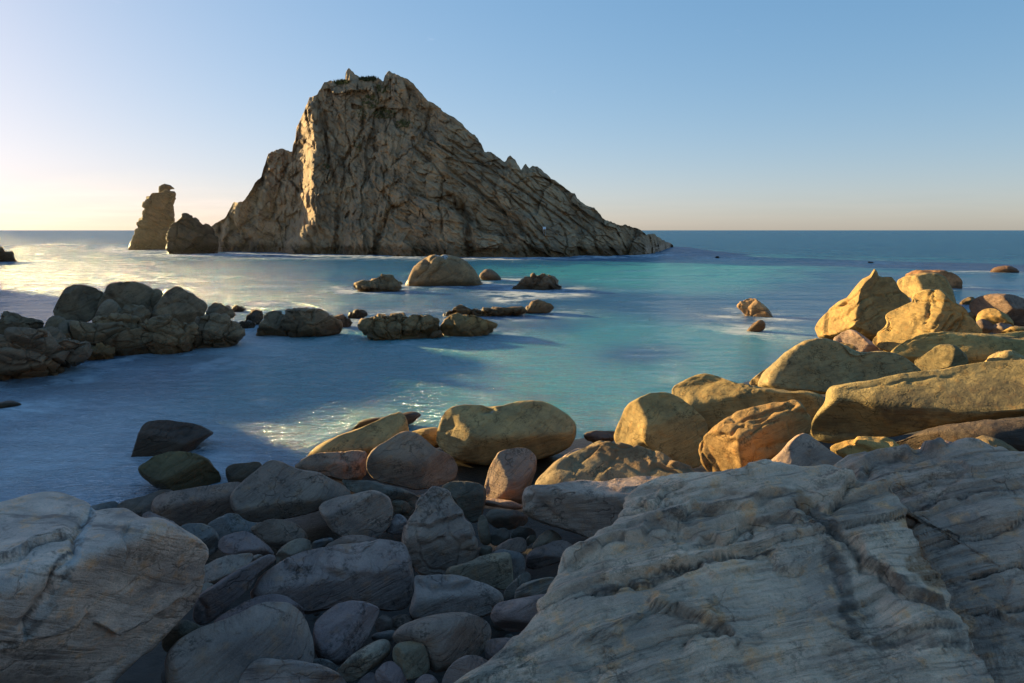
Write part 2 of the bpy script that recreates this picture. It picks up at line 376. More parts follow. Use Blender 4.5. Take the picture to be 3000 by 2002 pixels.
def rock(name, label, cat, frame, pts, mat='boulder', color=(0.30, 0.25, 0.20), on='ground', gp=None, dist=None, dd=0.0, depth=None,
         e=0.8, smooth=2, cuts=(), angular=0, style='smooth', amp=1.0, feats=(), marks=(), sub=None, center=None, normal=None, group=None,
         seed=None, foam=0.5, parent=None, sink=True, strata=None, back=None, relief=None):
    if style == 'craggy': e = min(e, .62)
    color = tuple(min(q * k_, .74) for q, k_ in zip(color, ((2.10, 1.66, 1.40) if mat == 'slab' else (1.42, 1.12, 0.95) if frame in 'GHJKLM' or (max(color) - min(color)) / max(color) < .3 else (1.0, 0.90, 0.62)) if on == 'ground' else (1.10, .90, .68)))
    pix = px_of(frame, pts)
    seed = seed if seed is not None else int(pix[0, 0] * 7 + pix[0, 1] * 13 + pix[-1, 0] * 3 + len(name) * 101) % 9973
    wpx, hpx = np.ptp(pix[:, 0]), np.ptp(pix[:, 1])
    bot = pix[:, 1].max(); top = pix[:, 1].min()
    if gp is None:
        low = pix[pix[:, 1] > bot - 0.12 * hpx]
        gpx = (float(low[:, 0].mean()), float(bot - 0.03 * hpx))
    else:
        gpx = tuple(px_of(frame, [gp])[0])
    if dist is not None:
        r = rays(*gpx); contact = EYE + r * (dist / np.linalg.norm(r))
    elif on == 'sea':
        contact = sea_point(*gpx)
    else:
        contact = ground_point(*gpx)
    if on == 'sea' and sink:
        lowm = pix[:, 1] > bot - 0.3 * hpx
        pix = pix.copy(); pix[lowm, 1] += 0.22 * hpx
    cpx = px_of(frame, [center])[0] if center is not None else pix.mean(0)
    cen_guess = contact
    n = np.asarray(normal, float) if normal is not None else -view_dir(cen_guess)
    n = n / np.linalg.norm(n)
    scale = np.linalg.norm(contact - EYE) / FPX
    hw, hh = wpx * scale / 2, hpx * scale / 2
    D = depth if depth is not None else 0.8 * math.sqrt(hw * hh)
    Db = back if back is not None else D
    fw = np.array([contact[0], contact[1], 0.0]); fw /= np.linalg.norm(fw)
    anchor = contact + fw * ((0.3 * D if normal is None else 0) + dd)
    def on_plane(p):
        r = rays(p[:, 0], p[:, 1]); t = ((anchor - EYE) @ n) / (r @ n)
        return EYE + t[:, None] * r
    C = on_plane(cpx[None])[0]
    u = np.cross(np.array([0, 0, 1.0]), n); u /= np.linalg.norm(u)
    if u[0] < 0: u = -u
    v = np.cross(n, u)
    if (v[2] < -1e-6) or (abs(v[2]) < 1e-6 and v[1] < 0): v = -v
    pp = on_plane(chaikin(pix, smooth)) - C
    poly = np.stack([pp @ u, pp @ v], 1)
    if sub is None:
        big = max(wpx, hpx)
        sub = 3 if big < 35 else 4 if big < 110 else 5 if big < 420 else 6
    dirs, F = ico(sub)
    if np.dot(np.cross(u, v), n) < 0: F = F[:, ::-1]
    th = np.arctan2(dirs[:, 1], dirs[:, 0]); c = dirs[:, 2]; cp = np.hypot(dirs[:, 0], dirs[:, 1])
    Rr = polar_radius(poly, th)
    if e < 0.7:                      # even spread over the face, boxy section
        rr = np.sqrt(np.clip(1 - np.abs(c), 0, 1)); p_ = 2.0 / e
        hn = np.sign(c) * np.clip(1 - rr ** p_, 0, 1) ** (1 / p_)
    else:
        rr = cp ** e; hn = np.sign(c) * np.abs(c) ** e
    U, V = Rr * rr * np.cos(th), Rr * rr * np.sin(th)
    Hf = np.where(hn > 0, hn * D, hn * Db)
    su, sv = max(np.abs(poly[:, 0]).max(), 1e-6), max(np.abs(poly[:, 1]).max(), 1e-6)
    rg = np.random.RandomState(seed % (2 ** 31))
    cl = list(cuts)
    if style == 'craggy': angular += 5
    if style == 'smooth' and on == 'ground' and len(cl) < 2: angular += 3
    for _ in range(angular):
        a = rg.rand() * 2 * math.pi; nh = rg.uniform(0.45, 0.9); l = math.sqrt(1 - nh * nh)
        cl.append((l * math.cos(a), l * math.sin(a), nh, rg.uniform(0.45, 0.75)))
    if cl:
        hcap = Hf.copy()
        for (a, b, h, kk) in cl:
            kk = max(kk, 0.93 * math.hypot(a, b))          # a face starts at the outline, not inside it
            lim = (kk - a * U / su - b * V / sv) / h * D
            d_ = hcap - lim; w_ = (0.11 if style == 'smooth' else 0.02 if style == 'craggy' else 0.05) * D                     # softened minimum: worn edges
            hcap = np.where(d_ > w_, lim, np.where(d_ < -w_, hcap, hcap - (d_ + w_) ** 2 / (4 * w_)))
        Hf = np.where(hn > 0, np.maximum(hcap, 0.22 * Hf), Hf)
    P = C + U[:, None] * u + V[:, None] * v + Hf[:, None] * n
    flat = C + U[:, None] * u + V[:, None] * v
    size = math.sqrt(max(hw, 1e-3) * max(hh, 1e-3))
    N = normals_np(P, F)
    off = np.array([seed * 1.37 % 61, seed * 2.11 % 47, seed * 0.77 % 53])
    Q = (P - C) / size
    if style == 'smooth':
        dsp = 0.085 * fbm(Q * 1.1 + off, 3, seed) + 0.028 * fbm(Q * 4.5 + off, 3, seed + 3) + 0.010 * fbm(Q * 15 + off, 3, seed + 4)
    elif style == 'block':
        f1, ed, val, tl = chunk(Q * 1.15 + off + 0.15 * fbm(Q * 2 + off, 2, seed)[:, None], seed)
        dsp = 0.07 * fbm(Q * 1.2 + off, 3, seed) + 0.035 * fbm(Q * 5 + off, 4, seed + 3) + 0.05 * val - 0.05 * np.exp(-(ed / 0.07) ** 2)
    else:   # craggy: joint-bounded blocks of a real size, not of the outline's size
        dist_ = np.linalg.norm(C - EYE)
        L1 = float(np.clip(size * 0.75, 0.2, 1.15 * max(dist_, 12) / 24)); L2 = L1 * 0.40
        W = (P - C) + 0.07 * L1 * np.stack([fbm((P - C) / L1 * 1.7 + off + 9 * j, 2, seed + j) for j in range(3)], 1)
        ct, s_t = math.cos(0.35), math.sin(0.35)
        W = np.stack([W[:, 0] * ct - W[:, 2] * s_t, W[:, 1], W[:, 0] * s_t + W[:, 2] * ct], 1)
        f1, ed, val, tl = chunk(W / np.array([L1, L1, L1 * 0.7]) + off, seed)
        g1, ed2, val2, tl2 = chunk(W / np.array([L2, L2, L2 * 0.7]) + off, seed + 5)
        dsp = L1 * (0.17 * val + 0.22 * tl - 0.20 * np.exp(-(ed / 0.055) ** 2)) + L2 * (0.13 * val2 + 0.18 * tl2 - 0.14 * np.exp(-(ed2 / 0.06) ** 2)) \
            + 0.05 * L2 * fbm(W / L2 * 3 + off, 3, seed + 8)
        dsp = dsp / size
    dsp = dsp * size * amp
    ppx, ppy = to_px(flat)
    front = sstep(hn, -0.05, 0.25)
    for ft in feats:
        kind, fpts, wd, dp = ft[:4]
        q = px_of(frame, fpts); wd = wd * FR[frame][2] * (0.62 if frame == 'O' else 1.0)
        wob = wd * 1.6 * vnoise(np.stack([ppx, ppy, 0 * ppx], 1) / (wd * 5) + off, seed + 31)
        d, sd, al = line_dist(ppx + wob, ppy + wob, q)
        fade = sstep(al, 0, 0.12) * sstep(1 - al, 0, 0.12)
        if kind == 'g':
            dsp -= front * dp * np.exp(-(d / wd) ** 2) * (0.35 + 0.65 * fade)
        elif kind == 'l':            # lip: raised on the upper side, dropping sharply at the line
            x = d * sd / wd
            dsp += front * dp * (sstep(x, -0.5, 0.5) * np.exp(-np.maximum(x, 0) / 5.0)) * fade
            dsp -= front * dp * 0.5 * np.exp(-((x + 0.7) / 0.8) ** 2) * fade
        elif kind == 'b':            # bulge or hollow
            dsp += front * dp * np.exp(-(d / wd) ** 2)
    if strata:
        sl, wl_, am = strata        # slope in the picture plane of the surface, spacing in photo px, depth m
        z0 = 0 * ppx
        s_ = ppy + sl * ppx + 42 * fbm(np.stack([ppx / 520, ppy / 260, z0], 1) + off, 2, seed) + 5 * fbm(np.stack([ppx / 60, ppy / 60, z0], 1) + off, 3, seed + 2)
        for k_, (lam, a_) in enumerate(((4.6, 1.0), (1.9, 0.45), (0.8, 0.2))):   # ledges: each bed ends in a small scarp
            w_ = s_ / (wl_ * lam); fl = np.floor(w_); f_ = w_ - fl
            hgt = _rnd(fl.astype(np.int64), np.full(len(fl), k_), np.zeros(len(fl), np.int64), seed + 5)
            along = sstep(vnoise(np.stack([ppx / (130 * lam), fl * 7.3, z0], 1) + off, seed + 61 + k_), -0.35, 0.4)
            prof = np.where(f_ < 0.88, f_ / 0.88, (1 - f_) / 0.12) - 0.45
            bedc = np.stack([s_ / wl_, ppx / 500.0, z0], 1)
            dsp += front * am * a_ * prof * (0.25 + 1.5 * hgt ** 2) * along
    if relief is not None:
        dsp += front * relief(ppx, ppy, off)
    P = P + N * dsp[:, None]
    base = np.array([C[0], C[1], P[:, 2].min()])
    me = mesh_np(name, P - base, F)
    if strata:
        at = me.attributes.new('bed', 'FLOAT_VECTOR', 'POINT'); at.data.foreach_set('vector', (bedc + off).astype(np.float32).ravel())
    if mat == 'slab':
        marks = list(marks) + [(1, ft[1], max(ft[2] * 0.42, 3.0), 0.85 if ft[0] == 'g' else 0.6) for ft in feats if ft[0] in 'gl' and ft[3] > 0.02]
    if marks:
        mk = np.zeros((len(P), 3))
        for ch, fpts, wd, st in marks:
            q = px_of(frame, fpts); wd = wd * FR[frame][2]
            nz = fbm(np.stack([ppx, ppy, 0 * ppx], 1) / (wd * 1.1) + off, 4, seed + 77, 0.6)
            d, sd, al = line_dist(ppx, ppy, q)
            mk[:, ch] = np.maximum(mk[:, ch], st * sstep(1 - d / wd + 0.9 * nz, 0.0, 0.45))
        set_mark(me, mk * front[:, None])
    if parent is not None:
        o = link(name, me, MAT[mat], parent, color, base - np.array(parent.location))
    else:
        o = link(name, me, MAT[mat], None, color, base)
        tag(o, label, cat, group)
    if on == 'sea':
        FOOT.append((C[0], contact[1] + 0.3 * D, hw, D, foam))
    return o

# ------------------------------------------------------------------ setting: bed of the shore
def build_ground():
    xs = np.linspace(-24, 46, 200); ys = np.linspace(-8, 62, 200)
    X, Y = np.meshgrid(xs, ys); Z = ground_z(X.ravel(), Y.ravel())
    V = np.stack([X.ravel(), Y.ravel(), Z], 1)
    V[:, 2] += -np.clip(Z - 0.06, 0.10, 0.50) + 0.08 * fbm(V * 1.7, 4, 5)
    i = np.arange(199)[:, None] * 200 + np.arange(199)[None]
    F = np.stack([i, i + 1, i + 201, i + 200], -1).reshape(-1, 4)
    o = link('shore_ground', mesh_np('shore_ground', V, F), MAT['pebble'], None, (0.05, 0.046, 0.042))
    tag(o, kind='structure')
build_ground()

# the point of land to the left that keeps the low sun off the near boulders
def build_headland():
    # a steep-sided knoll of the same rock, out of the picture on the left
    nx, ny = 170, 170
    cx, cy = HEAD
    xs = np.linspace(cx - 24, cx + 24, nx); ys = np.linspace(cy - 26, cy + 40, ny)
    X, Y = np.meshgrid(xs, ys); x, y = X.ravel(), Y.ravel()
    q = np.stack([x, y, 0 * x], 1)
    f1, ed, val, tl = chunk(q / 6.0, 3)
    d = np.hypot((x - cx) / 15.0, (y - cy + 4) / 17.0) + 0.10 * fbm(q / 6, 3, 4)
    prof = sstep(1.0 - d, -0.05, 0.30)
    d2 = np.hypot((x - cx + 8) / 11.0, (y - cy - 21) / 13.0) + 0.08 * fbm(q / 6, 3, 4)  # lower second ridge, unseen, added to shade the cove water
    prof = np.maximum(prof, 0.81 * sstep(1.0 - d2, -0.05, 0.30))
    z = -3 + (HEAD_H + 3) * prof * (0.92 + 0.08 * fbm(q / 15, 3, 4)) + 0.8 * val * prof - 0.6 * np.exp(-(ed / 0.10) ** 2) * prof + 0.4 * fbm(q / 2.5, 4, 9) * prof
    V = np.stack([x, y, z], 1)
    i = np.arange(ny - 1)[:, None] * nx + np.arange(nx - 1)[None]
    F = np.stack([i, i + 1, i + nx + 1, i + nx], -1).reshape(-1, 4)
    o = link('headland', mesh_np('headland', V, F), MAT['island'], None, (0.30, 0.24, 0.17))
    tag(o, kind='structure')
HEAD, HEAD_H = (-46.0, 28.0), 15.3
build_headland()

# the coastal slope behind the viewer: it keeps the sky off the seaward stones' near sides
def build_hillside():
    nx, ny = 160, 90
    xs = np.linspace(-90, 90, nx); ys = np.linspace(-75, -3.5, ny)
    X, Y = np.meshgrid(xs, ys); x, y = X.ravel(), Y.ravel()
    q = np.stack([x, y, 0 * x], 1); d = -3.5 - y
    f1, ed, val, tl = chunk(q / 5.0, 23)
    z = 1.2 + 5 * sstep(d, 0, 46) + 0.15 * d + (2.2 * fbm(q / 14, 4, 24) + 0.6 * val) * sstep(d, 0, 10)
    z = np.where(np.abs(x) > 70, z * sstep(90 - np.abs(x), 0, 20), z)
    V = np.stack([x, y, z], 1)
    i = np.arange(ny - 1)[:, None] * nx + np.arange(nx - 1)[None]
    F = np.stack([i, i + 1, i + nx + 1, i + nx], -1).reshape(-1, 4)
    o = link('hillside', mesh_np('hillside', V, F), MAT['island'], None, (0.11, 0.105, 0.07))
    tag(o, kind='structure')
build_hillside()

# ------------------------------------------------------------------ stone colours
TAN = (0.36, 0.27, 0.165); GOLD = (0.40, 0.28, 0.14); BROWN = (0.25, 0.19, 0.135); GREY = (0.24, 0.215, 0.20); WARMGREY = (0.30, 0.255, 0.22)
PURPLE = (0.215, 0.185, 0.195); BLUEGREY = (0.175, 0.185, 0.19); GREEN_ = (0.125, 0.125, 0.105); DARK = (0.13, 0.115, 0.105); PALE = (0.37, 0.335, 0.30); WETDARK = (0.10, 0.085, 0.075); RUST = (0.30, 0.19, 0.12)
REEF = (0.20, 0.165, 0.13); SLATE = (0.14, 0.15, 0.16)
B = 'boulder'

# ---- right-hand shore, far to near (golden boulders)
rock('boulder', 'domed orange-brown rock at the water behind the sharp-tipped boulder, farthest of the right shore', B, 'O',
     [(1165, 95), (1180, 70), (1300, 35), (1400, 45), (1550, 40), (1660, 80), (1720, 130), (1738, 190), (1640, 215), (1400, 220), (1250, 180)], color=RUST, on='sea', style='block', angular=2, smooth=1, foam=0.3)
rock('boulder', 'broad grey-topped boulder wedged right behind the sharp-tipped boulder', B, 'O',
     [(1090, 145), (1170, 100), (1270, 75), (1400, 60), (1500, 75), (1580, 110), (1640, 210), (1680, 330), (1670, 400), (1500, 420), (1300, 350), (1200, 300), (1130, 250)], color=TAN, style='block', cuts=[(-.75, -.1, .65, .34), (.2, .3, .93, .75)], amp=.5, dd=1.0, smooth=1,
     feats=[('g', [(1480, 90), (1560, 170), (1640, 240)], 8, .06)])
rock('boulder', 'tall pyramid boulder with a sharp horn at its tip, standing in the sea edge', B, 'O',
     [(300, 610), (340, 540), (430, 420), (520, 350), (600, 310), (690, 200), (760, 130), (830, 95), (866, 30), (876, 28), (902, 60), (908, 98), (1050, 98), (1090, 150), (1130, 240), (1230, 320), (1240, 420), (1100, 620), (860, 740), (600, 730), (450, 720), (330, 690)],
     color=(0.38, 0.27, 0.15), on='ground', gp=(560, 690), sub=6, style='block', smooth=0, e=0.95, center=(800, 420), cuts=[(-.70, .20, .68, .26), (.55, .15, .82, .30)], depth=1.9, amp=.4,
     feats=[('g', [(450, 560), (600, 470), (730, 360), (840, 300)], 9, .10), ('g', [(560, 640), (700, 530), (800, 420), (870, 380)], 10, .12), ('g', [(850, 290), (960, 300), (1080, 265), (1130, 265)], 8, .10), ('g', [(690, 610), (780, 560), (900, 470), (1000, 440)], 10, .09), ('b', [(560, 400), (590, 385)], 26, -.16)])
rock('boulder', 'large wrinkled golden boulder with wavy vertical cracks, right of the pyramid boulder', B, 'O',
     [(840, 730), (900, 650), (960, 620), (1010, 560), (985, 490), (1040, 450), (1160, 390), (1245, 352), (1238, 300), (1340, 250), (1440, 235), (1520, 235), (1590, 280), (1640, 340), (1770, 400), (1850, 540), (1940, 650), (1850, 720), (1600, 790), (1300, 850), (1000, 860), (880, 800)],
     color=(0.42, 0.31, 0.17), sub=6, style='block', smooth=1, cuts=[(-.55, .25, .80, .52), (.6, .1, .8, .5)], center=(1480, 560), amp=.4,
     feats=[('g', [(1450, 240), (1440, 310), (1465, 400)], 9, .10), ('g', [(1395, 370), (1390, 490), (1360, 580), (1400, 690), (1420, 740)], 11, .14), ('g', [(1650, 460), (1570, 580), (1510, 650)], 16, .13), ('g', [(1700, 500), (1620, 610), (1560, 700)], 18, .14), ('g', [(1530, 480), (1470, 590), (1420, 650)], 12, .09), ('g', [(1025, 560), (1015, 700)], 9, .10), ('g', [(1240, 350), (1350, 345), (1480, 350), (1600, 355)], 7, .09), ('g', [(1200, 400), (1270, 470), (1290, 580)], 8, .05), ('g', [(1760, 470), (1690, 600), (1640, 690)], 16, .12)])
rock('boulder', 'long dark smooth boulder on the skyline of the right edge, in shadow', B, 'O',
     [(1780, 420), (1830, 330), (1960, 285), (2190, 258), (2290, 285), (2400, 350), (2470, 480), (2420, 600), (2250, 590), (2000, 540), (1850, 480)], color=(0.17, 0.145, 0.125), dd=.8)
rock('stone', 'small dark angular stone left of the long shadowed boulder on the right skyline', 'stone', 'O', [(1690, 365), (1770, 305), (1840, 297), (1860, 330), (1840, 380), (1740, 395)], color=BROWN, dd=1.2, angular=2)
rock('boulder', 'rounded golden boulder with a lit crown below the long dark boulder at right', B, 'O', [(1865, 470), (1960, 420), (2030, 412), (2100, 430), (2200, 500), (2255, 580), (2200, 640), (2000, 650), (1880, 580)], color=GOLD, cuts=[(-.3, .7, .65, .6)])
rock('stone', 'small dark upright stone touching the right flank of the wrinkled golden boulder', 'stone', 'O', [(1780, 460), (1830, 432), (1875, 450), (1888, 490), (1870, 550), (1820, 570), (1780, 530)], color=BROWN)
rock('stone', 'low shadowed stone in front of the rounded golden boulder at right', 'stone', 'O', [(1860, 560), (1900, 515), (1980, 510), (2040, 555), (2060, 600), (2000, 660), (1930, 660), (1880, 620)], color=DARK)
rock('stone', 'flat grey stone lying below the rounded golden boulder at right', 'stone', 'O', [(1990, 600), (2060, 560), (2150, 550), (2230, 580), (2220, 620), (2100, 660), (2000, 650)], color=GREY)
rock('boulder', 'low pale hump at the right edge above the flat tan slab', B, 'O', [(2085, 670), (2150, 610), (2230, 588), (2340, 600), (2470, 650), (2400, 700), (2200, 710)], color=GOLD)
rock('rock_slab', 'wide flat tan slab at the right edge, sunlit, below the wrinkled boulder', 'slab', 'O',
     [(990, 860), (1110, 790), (1240, 740), (1480, 715), (1800, 708), (2100, 660), (2340, 640), (2600, 640), (2700, 800), (2600, 950), (2340, 1000), (1900, 1010), (1700, 1000), (1500, 960), (1200, 920)], color=(0.42, 0.32, 0.17), center=(1800, 850), gp=(1800, 980), normal=(-.10, -.62, .78), depth=.5, e=.6, back=.5, dd=.6, amp=.6,
     feats=[('g', [(2050, 780), (2180, 760), (2300, 740)], 18, .10), ('g', [(1100, 800), (1400, 770), (1700, 760)], 10, .04)], marks=[(1, [(2080, 800), (2190, 770), (2280, 740)], 40, .75)])
rock('boulder', 'small pale ridged boulder at the right edge just above the long slab', B, 'O', [(1945, 960), (1980, 900), (2060, 850), (2150, 822), (2240, 840), (2335, 880), (2470, 900), (2420, 1010), (2100, 1010)], color=(.40, .31, .2), style='block')
rock('boulder', 'dark half-lit wedge boulder in front of the flat tan slab', B, 'O', [(1230, 920), (1380, 860), (1480, 780), (1600, 765), (1680, 790), (1760, 870), (1800, 930), (1775, 985), (1700, 1020), (1500, 1040), (1330, 1060)], color=(.2, .165, .11), cuts=[(-.5, .25, .82, .45), (.75, .1, .66, .5)])
rock('boulder', 'smooth grey hump between the pyramid boulder and the saddle-shaped boulder', B, 'O', [(440, 720), (560, 640), (640, 615), (720, 650), (850, 740), (950, 830), (920, 920), (700, 920), (520, 820)], color=WARMGREY, dd=.4)
rock('stone', 'small rough brown stone lying on the saddle-shaped boulder\'s back', 'stone', 'O', [(495, 740), (600, 732), (680, 740), (760, 790), (890, 855), (860, 900), (700, 890), (560, 800)], color=BROWN, style='block')
rock('boulder', 'thin sliver of pale rock at the waterside left of the saddle-shaped boulder', B, 'E', [(435, 950), (530, 865), (600, 830), (610, 900), (520, 970)], color=TAN)
rock('boulder', 'big saddle-shaped tan boulder with a bright lit ridge running down its left', B, 'E',
     [(500, 965), (590, 842), (700, 758), (830, 660), (900, 635), (950, 630), (1010, 645), (1080, 660), (1230, 735), (1360, 725), (1450, 740), (1560, 800), (1660, 880), (1600, 960), (1300, 1010), (1000, 1030), (800, 1015), (640, 1010), (540, 990)],
     color=(.37, .30, .21), center=(960, 860), e=.9, cuts=[(-.64, .34, .69, .50), (.30, .12, .94, .40)], amp=.8, depth=1.3, feats=[('b', [(1230, 800), (1250, 870)], 90, -.12)])
rock('boulder', 'low saddle-shaped ochre rock behind the round golden boulder, reaching the water', B, 'E',
     [(-90, 980), (0, 920), (90, 880), (170, 865), (260, 900), (370, 945), (430, 943), (520, 970), (700, 1010), (940, 1008), (975, 1060), (960, 1180), (850, 1240), (600, 1260), (200, 1290), (60, 1250), (-60, 1120)],
     color=(.34, .26, .15), center=(430, 1080), dd=.9, e=.8, cuts=[(-.4, .55, .74, .40), (.1, -.1, .99, .62)], gp=(500, 1270))
rock('rock_slab', 'long heavy speckled slab at the right edge, lit along its top, dark underneath', 'slab', 'E',
     [(985, 1075), (1000, 990), (1060, 962), (1300, 940), (1550, 880), (1800, 860), (1960, 820), (2100, 800), (2340, 790), (2640, 800), (2700, 1000), (2640, 1140), (2340, 1160), (2000, 1210), (1600, 1275), (1440, 1325), (1200, 1340), (1000, 1360), (900, 1335), (872, 1250), (925, 1145)],
     color=(.30, .25, .165), center=(1750, 1080), gp=(1700, 1330), e=.75, cuts=[(-.12, .55, .82, .42), (0, -.65, .75, .62)], depth=.95, amp=.5, sub=6, marks=[(1, [(1450, 1130), (1700, 1110), (2200, 1040)], 130, .55), (1, [(1000, 1200), (1200, 1280)], 80, .35)],
     feats=[('g', [(1100, 1010), (1500, 960), (1900, 890)], 10, .02), ('b', [(1150, 1120), (1180, 1200)], 100, -.06)])
rock('boulder', 'big round golden boulder, lit on its left half, beside the rough brown block', B, 'I',
     [(680, 225), (705, 150), (740, 80), (800, 40), (890, 16), (960, 40), (1040, 110), (1074, 165), (1060, 250), (1045, 330), (950, 340), (850, 290), (740, 250)], color=(.40, .30, .17), dd=.8, cuts=[(-.80, .10, .59, .36), (.25, .62, .74, .48), (.6, -.05, .80, .42)], smooth=2, amp=.6,
     feats=[('g', [(795, 195), (800, 225), (812, 250)], 9, .05), ('g', [(880, 80), (890, 150), (870, 240)], 8, .025)])
rock('boulder', 'rough knobbly brown block with a pitted top and fluted sides', B, 'E',
     [(108, 1420), (120, 1340), (250, 1220), (400, 1140), (540, 1105), (640, 1085), (760, 1055), (800, 1070), (860, 1140), (880, 1240), (850, 1320), (700, 1400), (560, 1480), (440, 1590), (330, 1630), (200, 1580), (140, 1490)],
     color=(.33, .22, .125), style='block', amp=.8, smooth=1, cuts=[(-.25, .68, .68, .36), (.58, -.28, .76, .48), (-.72, -.4, .58, .52)], center=(480, 1340), sub=6,
     feats=[('g', [(240, 1300), (330, 1290), (420, 1240)], 14, .05), ('g', [(380, 1210), (480, 1190), (580, 1150)], 14, .05), ('g', [(500, 1240), (620, 1150), (760, 1090)], 14, .05), ('g', [(320, 1360), (440, 1310), (540, 1260)], 12, .04), ('g', [(560, 1310), (580, 1400)], 10, .025), ('g', [(680, 1240), (700, 1330)], 8, .02)])
rock('boulder', 'pointed grey boulder with a purple-tinted ridge, right of the rough brown block', B, 'I',
     [(1190, 400), (1260, 350), (1340, 290), (1420, 205), (1460, 188), (1500, 213), (1560, 258), (1655, 308), (1640, 380), (1500, 440), (1300, 450), (1200, 425)], color=(.29, .25, .22), center=(1410, 330), e=.95, cuts=[(-.55, .25, .80, .32), (.5, .3, .81, .34)], feats=[('g', [(1450, 280), (1540, 310), (1620, 350)], 4, .01)], amp=.6)
rock('boulder', 'small golden boulder with a dark notch, sunlit, below the long slab', B, 'I', [(1545, 240), (1640, 215), (1760, 205), (1820, 215), (1905, 292), (1870, 350), (1700, 350), (1600, 310)], color=GOLD, cuts=[(-.5, .3, .81, .5)], feats=[('l', [(1680, 262), (1750, 265), (1830, 255)], 12, .05)], dd=.3)
rock('boulder', 'dark purple boulder in the hollow under the long slab', B, 'I', [(1880, 290), (1940, 245), (1990, 225), (2060, 220), (2120, 270), (2080, 340), (1920, 340)], color=PURPLE, dd=.3)
rock('boulder', 'dark olive boulder at the right edge under the long slab', B, 'I', [(2085, 260), (2160, 200), (2230, 205), (2340, 265), (2380, 330), (2220, 350), (2110, 310)], color=BROWN, dd=.2)
rock('boulder', 'long black filler rock put in as the shadow beneath the long speckled slab', B, 'F', [(2560, 1330), (2640, 1285), (2760, 1255), (2900, 1235), (3060, 1225), (3140, 1260), (3120, 1360), (2800, 1380), (2620, 1370)], color=(.06, .055, .05), dd=1.2)  # invented rock, coloured black to stand for the shade under the slab
rock('stone', 'sunlit scrap of tan stone at the extreme right edge above the near slab', 'stone', 'I', [(2310, 300), (2350, 275), (2440, 285), (2420, 350), (2330, 345)], color=GOLD, dd=-.2)
rock('stone', 'small pale stone behind the tan-topped slab in the centre', 'stone', 'I', [(445, 320), (490, 275), (545, 246), (580, 262), (530, 325), (470, 345)], color=PALE, dd=.2)
rock('rock', 'flat black wet rock at the water between the two big golden boulders', 'rock', 'I', [(560, 198), (600, 180), (690, 176), (715, 200), (670, 235), (590, 228)], color=WETDARK, style='block', angular=2, mat='crag')
rock('rock_slab', 'slanted brown-topped slab lying behind the pale crusted slab in the centre', 'slab', 'I',
     [(345, 420), (430, 330), (560, 250), (650, 220), (720, 233), (830, 250), (900, 278), (940, 322), (1010, 348), (1095, 398), (1090, 470), (900, 490), (600, 470), (430, 460)], color=(.27, .215, .17), center=(720, 370), gp=(700, 480), cuts=[(-.1, .62, .78, .36)], style='block', amp=.6,
     feats=[('g', [(600, 385), (650, 330), (700, 290), (680, 240)], 7, .03), ('l', [(820, 330), (920, 325), (1000, 350)], 9, .05)], marks=[(2, [(600, 260), (760, 290), (900, 300)], 55, .4)])
rock('rock_slab', 'pale slab with a knobbly crusted left end, overhanging dark stones', 'slab', 'I',
     [(318, 485), (325, 420), (350, 400), (430, 410), (560, 385), (650, 383), (720, 368), (860, 363), (1000, 370), (1080, 410), (1040, 480), (880, 560), (770, 610), (690, 628), (620, 622), (530, 592), (440, 562), (360, 540), (328, 512)],
     color=(.33, .295, .27), center=(680, 480), dist=None, gp=(640, 640), cuts=[(.0, .70, .71, .34), (-.1, -.45, .89, .60)], amp=.7, depth=.55,
     feats=[('g', [(355, 420), (375, 450), (350, 480)], 8, .05), ('b', [(340, 500), (350, 500)], 14, .05), ('b', [(380, 530), (385, 530)], 14, .04), ('b', [(345, 450), (350, 450)], 10, .04), ('g', [(400, 470), (430, 500), (470, 540)], 8, .03), ('l', [(650, 400), (720, 440), (860, 390), (1000, 400)], 8, .03)], marks=[(2, [(330, 480), (360, 520)], 18, .25), (1, [(345, 530), (420, 560)], 16, .5)])

# ---- centre: the boulders along the water
rock('rock', 'black wet ledge at the water behind the lit wedge boulder', 'rock', 'D', [(765, 1300), (840, 1245), (880, 1238), (1000, 1220), (1120, 1190), (1200, 1186), (1258, 1212), (1200, 1260), (1100, 1290), (900, 1320), (800, 1325)], color=WETDARK, on='sea', style='block', angular=3, smooth=1, mat='crag', foam=.15, sink=False)
rock('boulder', 'low tan boulder half hidden left of the big oblong boulder', B, 'D', [(1130, 1350), (1250, 1295), (1370, 1288), (1420, 1340), (1400, 1440), (1200, 1430)], color=TAN, dd=.2)
rock('boulder', 'tan wedge boulder slanting down to the left, sunlit along its face', B, 'D', [(455, 1490), (540, 1420), (640, 1370), (800, 1310), (950, 1250), (1085, 1192), (1112, 1192), (1145, 1230), (1168, 1330), (1100, 1440), (900, 1500), (700, 1510), (520, 1510)], color=(.37, .28, .17), dd=-.5, center=(880, 1370), cuts=[(-.2, .55, .81, .42), (.8, -.1, .59, .62)], smooth=1, amp=.6)
